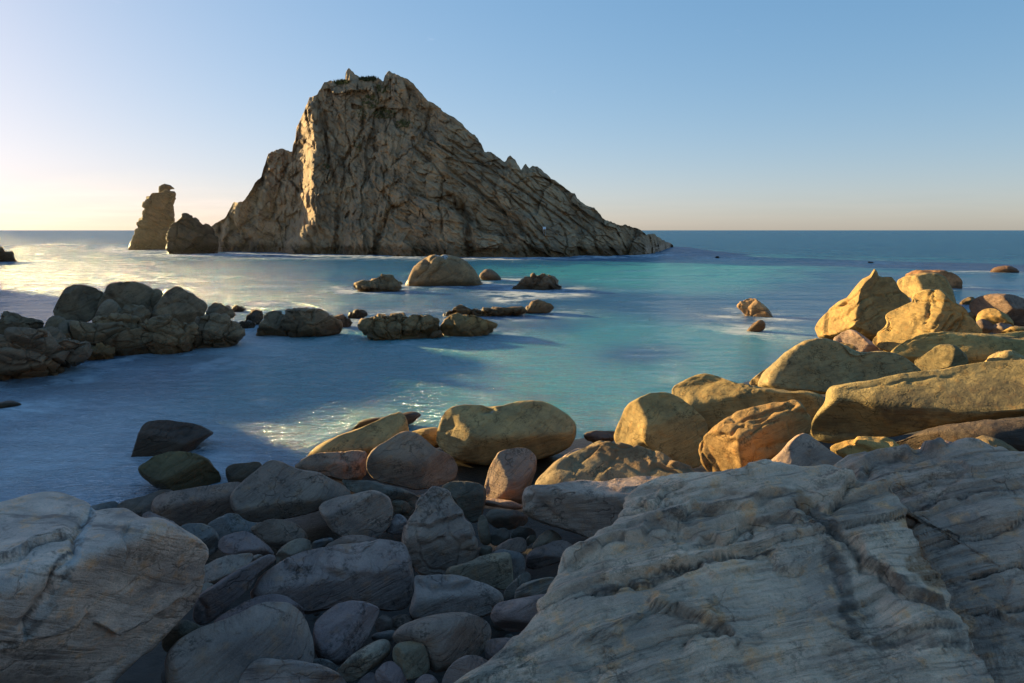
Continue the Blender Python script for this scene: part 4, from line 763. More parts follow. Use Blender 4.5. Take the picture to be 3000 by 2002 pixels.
# ---- the reef on the left
RK = dict(on='sea', mat='crag', style='craggy', foam=.4)
rk = lambda name, lab, pts, col=REEF, fr='C', **kw: rock(name, lab, 'rock', fr, pts, color=col, **{**RK, **kw})
up = dict(sink=False)
rk('reef_block', 'tall smooth-faced block, leftmost of the three on the crest of the left reef', [(355, 390), (385, 310), (418, 240), (442, 190), (500, 163), (570, 163), (650, 185), (718, 230), (700, 290), (660, 380), (600, 440), (420, 440)], style='block', amp=.9, e=.6, angular=4, smooth=1, gp=(520, 560), cuts=[(-.8, .1, .59, .5), (.2, .1, .97, .5)], **up)
rk('reef_block', 'broad rounded block in the middle of the crest of the left reef', [(650, 380), (690, 275), (720, 240), (735, 190), (770, 165), (880, 148), (960, 168), (1040, 198), (1070, 260), (1050, 350), (950, 440), (760, 440)], style='block', amp=.9, e=.6, angular=4, smooth=1, gp=(850, 550), cuts=[(-.75, .1, .65, .55), (.25, .2, .94, .5)], **up)
rk('reef_block', 'narrow upright block between the middle and right crest blocks of the left reef', [(1015, 330), (1040, 210), (1080, 192), (1125, 230), (1110, 300), (1080, 370), (1030, 370)], style='block', amp=.4, gp=(1060, 530), **up)
rk('reef_block', 'sloping block at the right end of the three on the left reef crest', [(1010, 390), (1100, 270), (1140, 220), (1200, 183), (1260, 200), (1340, 250), (1433, 305), (1410, 390), (1360, 460), (1200, 480), (1050, 450)], style='block', amp=.9, e=.6, angular=4, smooth=1, gp=(1200, 560), cuts=[(.3, .35, .89, .45)], feats=[('g', [(1120, 330), (1200, 290), (1300, 270)], 8, .06)], **up)
rk('reef_block', 'pale rounded block in front, between the left and middle crest blocks of the reef', [(640, 400), (680, 320), (740, 263), (790, 290), (830, 340), (850, 410), (800, 470), (690, 460)], col=(.25, .215, .18), style='block', amp=.5, gp=(740, 590), **up)
rk('reef_ledge', 'jointed shelf below the middle crest block of the left reef', [(810, 400), (840, 330), (900, 305), (1000, 330), (1040, 380), (1010, 440), (870, 450)], gp=(920, 590), amp=.8, **up)
rk('reef_block', 'low pointed rock right of the three crest blocks of the reef', [(1395, 390), (1440, 310), (1500, 293), (1570, 325), (1630, 372), (1560, 420), (1450, 430)], amp=.7, gp=(1500, 470), **up)
rk('reef_rock', 'small wet black rock at the far right tip of the left reef', [(1570, 350), (1600, 315), (1640, 310), (1695, 345), (1640, 362)], col=WETDARK)
rk('reef_ledge', 'dark layered rock at the left picture edge, far side of the left reef', [(-120, 480), (-60, 430), (0, 400), (40, 363), (110, 370), (210, 405), (285, 420), (310, 455), (280, 520), (100, 560), (-100, 560)], gp=(100, 620), amp=.7, **up)
rk('reef_block', 'upright block left of the pebbly hollow on the left reef', [(290, 500), (320, 410), (380, 378), (450, 400), (480, 455), (450, 530), (350, 540)], amp=.6, gp=(380, 640), style='block', **up)
rk('reef_ledge', 'flat tilted plate above the pebbly hollow on the left reef', [(390, 470), (410, 425), (500, 410), (590, 460), (580, 520), (420, 530)], amp=.5, gp=(480, 640), style='block', **up)
rk('reef_ledge', 'square-jointed ledge in the middle of the left reef, orange at its foot', [(600, 500), (640, 410), (740, 385), (940, 398), (975, 470), (965, 560), (930, 625), (760, 650), (680, 620), (620, 560)], sub=6, gp=(800, 650), col=(.23, .175, .12), feats=[('g', [(780, 450), (790, 560), (780, 640)], 8, .10), ('g', [(620, 480), (760, 470), (960, 480)], 7, .08)], marks=[(2, [(700, 600), (900, 610)], 30, .5)])
rk('reef_ledge', 'big slab-faced ledge right of the square-jointed ledge on the left reef', [(960, 520), (985, 450), (1040, 408), (1200, 403), (1330, 440), (1345, 520), (1320, 610), (1100, 645), (950, 650)], sub=6, gp=(1130, 645), col=(.22, .17, .12), feats=[('g', [(1050, 500), (1200, 560), (1220, 620)], 8, .10), ('g', [(1000, 480), (1170, 450), (1300, 470)], 7, .08)], marks=[(2, [(1000, 600), (1250, 600)], 34, .45)])
rk('reef_ledge', 'tapering brown ledge at the right end of the left reef, sloping into the channel', [(1315, 560), (1340, 425), (1400, 378), (1550, 390), (1645, 440), (1670, 510), (1560, 585), (1420, 610), (1330, 625)], sub=6, gp=(1420, 612), amp=.8)
rk('reef_rock', 'low orange-stained rock between the ledges at the water of the left reef', [(580, 680), (620, 590), (700, 560), (800, 605), (790, 670), (690, 700)], gp=(690, 690), col=(.25, .17, .09), amp=.8)
rk('reef_ledge', 'large cracked mass at the left picture edge with orange foot, nearest of the reef', [(-200, 620), (-60, 555), (40, 508), (190, 483), (330, 490), (400, 540), (500, 540), (560, 560), (600, 640), (570, 705), (440, 740), (380, 770), (250, 810), (0, 858), (-200, 860)], gp=(200, 812), col=(.215, .17, .14), sub=7, amp=.8, smooth=1, marks=[(2, [(0, 830), (200, 780), (380, 720)], 44, .6)])
rk('reef_ledge', 'long low foot of dark rock under the whole left reef, along the waterline', [(-260, 760), (-100, 620), (120, 560), (330, 505), (600, 480), (900, 450), (1200, 440), (1450, 450), (1660, 505), (1560, 580), (1330, 630), (1100, 655), (850, 675), (600, 715), (400, 775), (150, 840), (-260, 880)], gp=(500, 740), dd=1.9, col=(.19, .15, .11), sub=7, amp=.9, smooth=1, center=(600, 620), depth=1.6)
rk('reef_rock', 'small round stone at the water below the cracked mass on the left reef', [(340, 770), (370, 735), (420, 728), (455, 755), (420, 780)], style='smooth')
_rub = dict(on='sea', mat='crag', sink=False)
for j, (x, y, r) in enumerate([(430, 505, 26), (480, 500, 24), (540, 525, 30), (595, 520, 26), (585, 545, 24), (640, 520, 24), (345, 495, 28), (400, 480, 26), (690, 495, 30), (650, 550, 26), (705, 530, 28), (520, 480, 22)]):
    rock('reef_stone', 'loose rounded stone lying in the pebbly hollow on top of the left reef', 'stone', 'C', [(x - r, y + 3), (x - r * .6, y - r * .5), (x + r * .3, y - r * .6), (x + r, y - r * .1), (x + r * .8, y + r * .5), (x - r * .5, y + r * .5)], color=(.26, .22, .18), gp=(x, 625 + (x - 400) * -.02), group='loose stones on the left reef', foam=0, sub=4, **_rub)

# ---- the middle reef
rk('reef_rock', 'rounded brown hump at the left end of the middle reef, beside the channel', [(95, 640), (150, 570), (180, 510), (240, 486), (300, 500), (350, 545), (390, 600), (370, 660), (200, 668)], fr='D', amp=.45)
rk('reef_rock', 'broad double-humped dark rock in the left part of the middle reef', [(300, 560), (310, 500), (380, 473), (480, 480), (520, 468), (580, 490), (640, 540), (725, 582), (700, 620), (500, 670), (370, 682), (340, 620)], fr='D', amp=.7, col=(.19, .155, .12))
rk('reef_rock', 'small dark wet hump in the channel between the left and middle reefs', [(30, 570), (60, 510), (110, 483), (160, 500), (175, 555), (120, 590)], fr='D', col=WETDARK)
rk('reef_rock', 'low black wet rocks at the foot of the channel between two reefs', [(-10, 590), (20, 560), (80, 560), (130, 585), (100, 615), (20, 615)], fr='D', col=WETDARK)
rk('reef_rock', 'small glinting wet rock right of the double-humped rock, set farther back', [(735, 520), (800, 473), (860, 490), (890, 517), (820, 548), (760, 545)], fr='D', col=WETDARK)
rk('reef_rock', 'low dark tail of rock right of the double-humped rock', [(615, 540), (690, 508), (740, 530), (785, 575), (730, 610), (660, 590)], fr='D', col=(.15, .12, .10))
rk('reef_ledge', 'block-jointed reef wall in the centre of the cove, left half', [(825, 595), (850, 562), (940, 528), (1000, 518), (1100, 528), (1200, 518), (1290, 518), (1370, 560), (1400, 620), (1380, 665), (1200, 675), (1060, 693), (940, 688), (860, 640)], fr='D', col=(.23, .185, .12), amp=.85, sub=6, feats=[('g', [(1000, 520), (990, 600), (1020, 680)], 7, .14), ('g', [(1250, 520), (1210, 600), (1190, 670)], 7, .14), ('g', [(1120, 530), (1130, 600), (1110, 680)], 6, .10), ('g', [(870, 640), (920, 580), (990, 560)], 6, .10)])
rk('reef_ledge', 'smoother yellow-brown reef wall in the centre of the cove, right half', [(1365, 610), (1400, 540), (1500, 508), (1620, 518), (1665, 548), (1730, 568), (1790, 590), (1700, 630), (1560, 668), (1420, 672)], fr='D', col=(.25, .195, .11), amp=.55, cuts=[(.4, .1, .9, .5)])
rk('reef_rock', 'small block at the foot of the centre reef wall', [(1300, 660), (1340, 628), (1392, 630), (1390, 662), (1320, 684)], fr='D', col=(.24, .18, .13), style='block')
rk('reef_ledge', 'thin jagged line of rock behind the centre reef wall, pointing right', [(1380, 525), (1440, 480), (1510, 463), (1600, 488), (1700, 478), (1850, 478), (1965, 482), (1970, 515), (1800, 537), (1680, 542), (1550, 530), (1450, 535)], fr='D', col=(.20, .165, .12), amp=1.1, sub=6, dd=.6)
rk('reef_rock', 'rounded knob at the right tip of the jagged line of rock', [(1935, 495), (1990, 430), (2060, 418), (2120, 428), (2175, 466), (2100, 503), (2000, 514)], fr='D', col=(.23, .175, .12), amp=.7)

# ---- rocks off the island
OF = dict(on='sea', mat='crag', style='craggy', foam=.6)
of = lambda lab, pts, col=REEF, fr='D', name='sea_rock', **kw: rock(name, lab, 'rock', fr, pts, color=col, **{**OF, **kw})
of('large domed rock standing in the sea before the island, whitened by birds on top', [(1125, 302), (1170, 240), (1200, 190), (1260, 140), (1310, 113), (1390, 110), (1460, 123), (1540, 140), (1610, 200), (1650, 260), (1695, 296), (1600, 318), (1400, 315), (1250, 325)], col=(.26, .205, .14), amp=.55, sub=6, marks=[(0, [(1360, 118), (1410, 126)], 18, .9)], style='block', feats=[('g', [(1300, 130), (1260, 210), (1200, 280)], 14, .3), ('g', [(1400, 160), (1330, 240), (1300, 300)], 14, .3)])
of('jagged low rock left of the large domed rock', [(755, 320), (800, 303), (850, 295), (920, 270), (960, 253), (1060, 258), (1125, 290), (1115, 340), (1080, 362), (930, 358), (830, 348)], col=(.22, .175, .12))
of('small rounded rock right of the large domed rock', [(1635, 255), (1680, 208), (1720, 203), (1780, 238), (1808, 272), (1760, 288), (1680, 278)], col=(.2, .155, .125), style='block')
of('split pair of dark rocks in the foam, right of the domed rock', [(1865, 332), (1900, 300), (1980, 265), (2000, 270), (2022, 243), (2050, 250), (2075, 243), (2110, 236), (2170, 270), (2225, 327), (2190, 348), (2050, 350), (1920, 345)], col=(.17, .135, .11), feats=[('g', [(2070, 245), (2040, 300), (2030, 345)], 8, .25)])
of('brown wedge rock with foam trailing from it, in the turquoise water at right', [(365, 412), (400, 380), (460, 355), (500, 370), (560, 410), (640, 470), (655, 490), (550, 490), (450, 475), (400, 445)], fr='E', col=(.44, .33, .22), style='block', smooth=1, cuts=[(-.4, .2, .89, .4), (.5, .5, .7, .4)])
of('small pointed rock barely breaking the water below the brown wedge rock', [(425, 575), (470, 545), (510, 518), (532, 508), (562, 516), (575, 548), (545, 572), (470, 590)], fr='E', col=(.22, .16, .1), style='block')
of('tiny black rock far out in the blue water near the island\'s right tip', [(213, 82), (230, 74), (245, 68), (264, 84)], fr='E', col=WETDARK)
of('tiny flat black rock far out, behind the sharp-tipped boulder', [(1258, 116), (1290, 106), (1317, 116), (1290, 121)], fr='E', col=WETDARK)
of('low double-humped reddish rock far out at the right edge', [(2092, 182), (2130, 150), (2200, 138), (2270, 143), (2325, 176), (2250, 185)], fr='E', col=(.2, .14, .12), style='block')
of('dark rounded rock cut by the left picture edge, far out by the sea stack', [(-140, 762), (-120, 715), (-40, 716), (0, 725), (30, 740), (58, 763), (0, 770)], fr='F', col=(.2, .16, .12), mat='island')

# ---- the stack and the islet left of the island
st = rock('sea_stack', 'leaning pillar of dark rock with a cap stone, left of the island', 'sea stack', 'A', [(178, 1360), (190, 1310), (235, 1220), (255, 1170), (270, 1120), (285, 1090), (300, 1040), (332, 980), (345, 963), (385, 962), (460, 962), (498, 970), (494, 1030), (480, 1180), (472, 1240), (470, 1330), (430, 1370), (300, 1375)],
          mat='island', color=(.10, .085, .065), on='sea', style='craggy', amp=.5, smooth=1, sub=6, e=.7, foam=1.4, cuts=[(-.75, .0, .66, .5)], depth=5)
rock('cap_stone', None, None, 'A', [(382, 975), (386, 930), (405, 915), (425, 907), (470, 920), (495, 946), (468, 948), (462, 975)], mat='island', color=(.10, .085, .065), on='sea', gp=(330, 1360), style='block', amp=.6, smooth=0, parent=st, sink=False, foam=0, dd=1.0)
of('ragged islet between the sea stack and the island', [(412, 1392), (450, 1340), (445, 1260), (470, 1190), (500, 1168), (545, 1120), (580, 1113), (640, 1150), (680, 1200), (710, 1190), (752, 1215), (790, 1300), (770, 1385), (600, 1400)], fr='A', name='sea_rock', col=(.11, .09, .07), mat='island', sub=6, amp=.5, foam=1.0, smooth=1)

# ------------------------------------------------------------------ the island
SKY = [(604, 745), (612, 700), (618, 667), (625, 659), (645, 648), (661, 637), (672, 616), (685, 594), (710, 592), (727, 573), (747, 535), (766, 518), (774, 488), (787, 449), (796, 445), (817, 438), (830, 436),
       (849, 447), (856, 445), (858, 428), (866, 406), (868, 377), (885, 338), (898, 308), (907, 287), (928, 278), (937, 263), (950, 244), (967, 238), (988, 240), (1005, 238), (1011, 235), (1013, 214), (1022, 202),
       (1035, 212), (1056, 231), (1095, 231), (1106, 227), (1123, 239), (1128, 221), (1140, 205), (1163, 218), (1189, 231), (1210, 244), (1223, 259), (1253, 295), (1270, 300), (1279, 308), (1301, 327), (1339, 351), (1356, 364),
       (1367, 379), (1391, 398), (1408, 419), (1420, 445), (1438, 445), (1450, 453), (1463, 466), (1480, 475), (1487, 462), (1495, 458), (1510, 471), (1527, 496), (1534, 483), (1542, 481), (1551, 492), (1561, 484), (1583, 494),
       (1613, 522), (1643, 539), (1673, 567), (1683, 567), (1692, 582), (1715, 601), (1741, 609), (1756, 624), (1771, 644), (1784, 648), (1805, 657), (1831, 661), (1848, 667), (1858, 665), (1878, 676), (1895, 689), (1908, 684),
       (1925, 691), (1942, 703), (1955, 710), (1966, 714), (1972, 722)]
BASE = [(604, 748), (700, 748), (800, 746), (900, 748), (1000, 749), (1150, 752), (1300, 755), (1500, 757), (1700, 752), (1800, 751), (1890, 747), (1930, 738), (1972, 722)]
def build_island():
    SK, BS = np.array(SKY, float), np.array(BASE, float)
    nx, nf, nb = 620, 250, 50
    pxs = np.linspace(604, 1972, nx)
    sky = np.interp(pxs, SK[:, 0], SK[:, 1]) + 1.2 * vnoise(np.stack([pxs / 5, 0 * pxs, 0 * pxs], 1), 3)
    bas = np.interp(pxs, BS[:, 0], BS[:, 1])
    yb = sea_point(pxs, bas)[:, 1]
    def m_of(px, py):
        r = rays(px, py); return r[..., 2] / r[..., 1]
    m = m_of(pxs, sky)
    lean = 0.42 + 0.40 * sstep(pxs, 1150, 1650)          # the long right slope lies back
    yr = np.maximum((yb + lean * CAM_H) / (1 - lean * m), yb + 0.5)
    T = np.linspace(0, 1, nf) ** 0.9
    PX = np.repeat(pxs[None], nf, 0); PY = bas[None] + (sky - bas)[None] * T[:, None]
    YY = yb[None] + (yr - yb)[None] * T[:, None]
    x, y = PX.ravel(), PY.ravel(); t = np.repeat(T, nx)
    dep = np.zeros(len(x)); form = np.zeros(len(x))
    # arêtes: ground to the left of each line falls back
    for pts, w, h in (([(914, 300), (916, 400), (916, 480), (922, 560), (916, 630), (880, 700), (850, 760)], 58, 8.0),
                      ([(800, 430), (785, 520), (765, 600), (740, 680), (720, 760)], 26, 3.5),
                      ([(692, 585), (668, 650), (640, 760)], 22, 3.0),
                      ([(1060, 560), (1035, 640), (1030, 760)], 26, 2.2),
                      ([(1240, 600), (1225, 680), (1230, 760)], 30, 1.2),
                      ([(1560, 640), (1530, 700), (1520, 760)], 20, 1.6),
                      ([(1760, 640), (1730, 700), (1720, 760)], 18, 1.5)):
        wv = 12 * vnoise(np.stack([x / 45, y / 45, 0 * x], 1), 15) + 7 * vnoise(np.stack([x / 15, y / 18, 0 * x], 1), 16)
        d, sd, al = line_dist(x + wv, y, np.array(pts, float)); s = d * sd      # drawn downwards: positive side = right
        right = -s if False else s
        form += h * sstep(-right, -w * 0.1, w)
    d, sd, al = line_dist(x, y, np.array([(916, 320), (918, 400), (918, 480), (924, 560), (918, 640), (884, 700), (856, 760)], float))
    form -= 1.5 * np.exp(-(d / 26) ** 2)
    # clefts, joints and the sea cave
    wob = 5 * vnoise(np.stack([x / 40, y / 40, 0 * x], 1), 12) + 4 * vnoise(np.stack([x / 9, y / 9, 0 * x], 1), 13)
    for pts, w, h in (([(950, 330), (955, 430), (985, 540), (990, 640), (985, 760)], 8, 3.0), ([(1060, 290), (1062, 370), (1010, 470), (1000, 560), (995, 640)], 6, 2.6),
                      ([(925, 300), (955, 400), (950, 470)], 5, 1.8), ([(1185, 590), (1140, 610), (1125, 650), (1100, 720), (1085, 760)], 9, 3.6),
                      ([(1120, 560), (1140, 600), (1200, 620), (1230, 640)], 5, 2.2), ([(1350, 590), (1368, 660), (1380, 755)], 17, 6.0),
                      ([(1300, 560), (1330, 580), (1350, 640)], 8, 3.0), ([(1320, 500), (1380, 545), (1425, 580), (1500, 640), (1570, 690)], 7, 2.8),
                      ([(1230, 360), (1290, 430), (1390, 500), (1480, 560), (1560, 640), (1600, 700)], 5, 2.0), ([(1300, 400), (1400, 470), (1500, 540), (1640, 640), (1700, 690)], 5, 2.0),
                      ([(1200, 420), (1260, 470), (1300, 520), (1285, 600), (1300, 700)], 5, 2.2), ([(1160, 640), (1195, 655), (1230, 690)], 4, 1.5),
                      ([(1480, 480), (1560, 560), (1640, 620), (1720, 680)], 5, 1.8), ([(1115, 480), (1130, 560), (1150, 600)], 4, 1.8), ([(1240, 350), (1210, 420), (1140, 500)], 4, 1.4),
                      ([(1420, 640), (1470, 660), (1500, 720)], 5, 1.8), ([(1560, 690), (1600, 720), (1610, 750)], 6, 2.0), ([(845, 460), (820, 540), (800, 640)], 6, 2.5), ([(760, 640), (840, 660), (880, 700)], 4, 1.6),
                      ([(1700, 660), (1740, 700), (1760, 750)], 5, 1.6), ([(1640, 650), (1660, 700), (1650, 750)], 5, 1.6)):
        d, sd, al = line_dist(x + wob, y + wob, np.array(pts, float))
        dep += 0.5 * h * np.exp(-(d / (0.7 * w)) ** 2) * (0.3 + 0.7 * sstep(al, 0, 0.15) * sstep(1 - al, 0, 0.15))
    r = rays(x, y)
    Yd = YY.ravel()
    P = EYE + r * (Yd / r[:, 1])[:, None]
    Q = P.copy()
    # two families of joints: upright ribs on the left, beds dipping to the right on the right
    wr = sstep(x + 0.35 * (y - 500), 1050, 1330)
    wp = 2.0 * np.stack([fbm(Q / 9 + 5 * j, 3, 20 + j) for j in range(3)], 1)
    Qw = Q + wp
    ca, sa = math.cos(math.radians(36)), math.sin(math.radians(36))
    al_, ac = Qw[:, 0] * ca - Qw[:, 2] * sa, Qw[:, 0] * sa + Qw[:, 2] * ca
    ca2, sa2 = math.cos(math.radians(78)), math.sin(math.radians(78))
    bl, bc = Qw[:, 0] * ca2 - Qw[:, 2] * sa2, Qw[:, 0] * sa2 + Qw[:, 2] * ca2
    def fam(al_, ac, seed):
        s = 0
        for L, W, A, cr, sd in ((18.0, 7.5, 1.6, 0.15, 1), (7.5, 3.0, 1.1, 0.12, 2), (3.2, 1.3, 0.75, 0.16, 3), (1.5, 0.65, 0.38, 0.09, 4)):
            f1, ed, val, tl = chunk(np.stack([al_ / L, ac / W, Qw[:, 1] / L], 1) + 3.3 * sd, seed + sd)
            s = s + A * (0.65 * val + 0.85 * tl) - cr * np.exp(-(ed / 0.06) ** 2)
        return s
    dd = (1 - wr) * fam(bl, bc, 50) + wr * fam(al_, ac, 80)
    dd += 0.22 * fbm(Q / 1.1, 4, 91) + 0.8 * fbm(Q / 14, 3, 95)
    fade = sstep(t, 1.0, 0.93) * 0.75 + 0.25
    Yd = Yd + form + dep * (0.3 + 0.7 * sstep(t, 1.0, 0.95)) - dd * fade
    P = EYE + r * (Yd / r[:, 1])[:, None]
    P[:, 2] = np.where(t < 0.004, -3.0, P[:, 2])
    # skyline rows get crags of their own
    P[:, 2] += np.where(t > 0.9, 0.35 * fbm(Q / 1.6, 3, 97) * sstep(t, 0.9, 1.0), 0)
    front = P.reshape(nf, nx, 3)
    # landward side
    ridge = front[-1]
    s = np.linspace(0, 1, nb + 1)[1:]
    bk = np.zeros((nb, nx, 3))
    hgt = ridge[:, 2] + 3
    bk[:, :, 0] = ridge[None, :, 0] + 0.04 * s[:, None] * ridge[None, :, 0]
    bk[:, :, 1] = ridge[None, :, 1] + s[:, None] * hgt[None] * 0.8 + 2 * s[:, None]
    bk[:, :, 2] = ridge[None, :, 2] - hgt[None] * s[:, None] ** 1.2
    bq = bk.reshape(-1, 3); f1, ed, val, tl = chunk(bq / 6, 7)
    bq[:, 1] += (1.5 * val + 1.5 * tl) * np.repeat(sstep(s, 0, 0.2), nx)
    allv = np.concatenate([P, bq]); rows = nf + nb
    i = np.arange(rows - 1)[:, None] * nx + np.arange(nx - 1)[None]
    F = np.stack([i, i + 1, i + nx + 1, i + nx], -1).reshape(-1, 4)
    base = np.array([allv[:, 0].mean(), yb.mean(), 0.0])
    o = link('rock_island', mesh_np('rock_island', allv - base, F), MAT['island'], None, (0.37, 0.25, 0.15), base)
    tag(o, 'tall craggy peak of brown rock rising from the sea, long slope to the right', 'island')
    # green growth near the summit
    mk = np.zeros((len(allv), 3))
    set_mark(o.data, mk)
    for px in range(640, 1900, 14):
        k = int(np.argmin(abs(pxs - px)))
        if True: FOOT.append((float(P[k, 0]), float(yb[k]) - 0.8, 2.2, 1.6, 0.9))
    return o, front, pxs, base
island, IFRONT, IPX, IBASE = build_island()
def island_at(px, py):
    X, Y = to_px(IFRONT.reshape(-1, 3))
    k = int(np.argmin((X - px) ** 2 + (Y - py) ** 2))
    return IFRONT.reshape(-1, 3)[k]
def leaf_material(name, col):
    t = NT(name); oi = t.node('ShaderNodeNewGeometry')
    c = t.mix(t.ramp(t.noise(oi.outputs['Position'], 3.0, 4), 0.3, 0.7), (*[q * 0.6 for q in col], 1), (*[q * 1.35 for q in col], 1))
    b = t.node('ShaderNodeBsdfPrincipled'); t.l.new(c, b.inputs['Base Color']); b.inputs['Roughness'].default_value = 0.8
    t.l.new(b.outputs[0], t.out.inputs[0]); return t.m
GREEN = leaf_material('coastal_grass', (0.13, 0.13, 0.045))
DARKGREEN = leaf_material('coastal_shrub', (0.06, 0.07, 0.03))
def tuft_patch(name, mat, px, py, sx, sy, count, h, seed):
    rg = np.random.RandomState(seed); V, F = [], []
    fx, fy = to_px(IFRONT.reshape(-1, 3)); pts = IFRONT.reshape(-1, 3)
    sel = np.where(((fx - px) / sx) ** 2 + ((fy - py) / sy) ** 2 < 1)[0]
    if len(sel) == 0: return
    for _ in range(count):
        c = pts[sel[rg.randint(len(sel))]] + rg.normal(0, 0.12, 3) * np.array([1, .5, .5])
        for b in range(5):
            a = rg.rand() * 6.28; l = h * rg.uniform(0.5, 1.1); w = 0.05 + 0.07 * rg.rand()
            d = np.array([math.cos(a) * 0.6, math.sin(a) * 0.6 - 0.25, 0.9]) * l
            s = np.array([-math.sin(a), math.cos(a), 0]) * w
            k = len(V); V += [c - s, c + s, c + d * 0.6 + s * 0.6, c + d]; F.append((k, k + 1, k + 2, k + 3))
    o = link(name, mesh_np(name, np.array(V) - IBASE, np.array(F, np.int32)), mat, island, None, np.array([0, 0, 0.0]))
    o['kind'] = 'stuff'; o['label'] = 'low green growth on the ledges near the summit'
for k, a in enumerate([(1000, 243, 22, 7, 120, 0.55), (1078, 234, 26, 6, 160, 0.6), (1085, 300, 26, 22, 140, 0.4), (1125, 335, 34, 16, 160, 0.4), (1180, 365, 22, 12, 90, 0.4), (1060, 330, 14, 22, 70, 0.4), (955, 490, 10, 12, 30, 0.4), (1050, 430, 10, 10, 24, 0.35), (1120, 262, 20, 14, 70, 0.4)]):
    tuft_patch('grass_patch', DARKGREEN if k == 1 else GREEN, *a, seed=k + 3)

# small white notice on the island's slope
def flat_material(name, col, rough=0.5):
    t = NT(name); b = t.node('ShaderNodeBsdfPrincipled'); g = t.node('ShaderNodeNewGeometry')
    c = t.mix(t.ramp(t.noise(g.outputs['Position'], 9.0, 3), 0.3, 0.8), (*[q * 0.9 for q in col], 1), (*col, 1))
    t.l.new(c, b.inputs['Base Color']); b.inputs['Roughness'].default_value = rough; t.l.new(b.outputs[0], t.out.inputs[0]); return t.m
def box(name, c, s, mat, parent=None):
    bm = bmesh.new(); bmesh.ops.create_cube(bm, size=1.0)
    for v_ in bm.verts: v_.co = Vector((v_.co.x * s[0] + c[0], v_.co.y * s[1] + c[1], v_.co.z * s[2] + c[2]))
    bmesh.ops.bevel(bm, geom=list(bm.edges), offset=min(s) * 0.15, segments=1, affect='EDGES')
    me = bpy.data.meshes.new(name); bm.to_mesh(me); bm.free()
    return link(name, me, mat, parent)
sp_ = island_at(1593, 678)
sg = bpy.data.objects.new('notice_board', None); COL.objects.link(sg); sg.location = sp_ + np.array([0, -0.9, 0.0])
tag(sg, 'tiny white notice board on posts low on the right slope of the rock island', 'sign')
WHITE, BLUE, GREYM = flat_material('white_board_paint', (0.82, 0.84, 0.86)), flat_material('pale_blue_print', (0.35, 0.50, 0.72)), flat_material('post_metal', (0.25, 0.25, 0.26))
bd = box('board', (0, 0, 0.55), (0.52, 0.04, 0.42), WHITE, sg)
for zz, ww in ((0.62, 0.34), (0.52, 0.38), (0.44, 0.24)):
    box('print_line', (0, -0.024, zz), (ww, 0.012, 0.045), BLUE, bd)
for xx in (-0.18, 0.18): box('post', (xx, 0.05, -0.1), (0.05, 0.05, 1.3), GREYM, sg)

# ------------------------------------------------------------------ loose cobbles in the gaps
def cobbles():
    rg = np.random.RandomState(11); dirs, F = ico(3); protos = []
    for s in range(8):
        ax = rg.uniform(0.7, 1.25, 3); ax[2] *= 0.7
        V = dirs * ax; V = V + normals_np(V, F) * (0.14 * fbm(dirs * 1.2 + s * 7, 3, s))[:, None]
        me = mesh_np('cobble', V, F); me.materials.append(MAT['pebble']); protos.append(me)
    cols = [(.08, .07, .065), (.09, .085, .08), (.11, .095, .09), (.09, .09, .08), (.12, .10, .08), (.10, .095, .09)]
    n = 0
    for _ in range(900):
        px, py = rg.uniform(380, 2000), rg.uniform(1440, 2010)
        if n >= 45: break
        p = ground_point(px, py)
        if p[2] < 0.05: continue
        o = bpy.data.objects.new('cobble', protos[rg.randint(8)]); COL.objects.link(o)
        s = rg.uniform(0.05, 0.11); o.scale = (s, s, s); o.location = (p[0], p[1], float(ground_z(p[0], p[1])[0]) - 0.42 + s * 0.2)
        o.rotation_euler = (rg.uniform(-.5, .5), rg.uniform(-.5, .5), rg.uniform(0, 6.28)); o.color = (*cols[rg.randint(6)], 1)
        tag(o, 'small dark cobble in the shadowed gaps between the near boulders', 'stone', 'cobbles in the gaps between the boulders'); n += 1
cobbles()

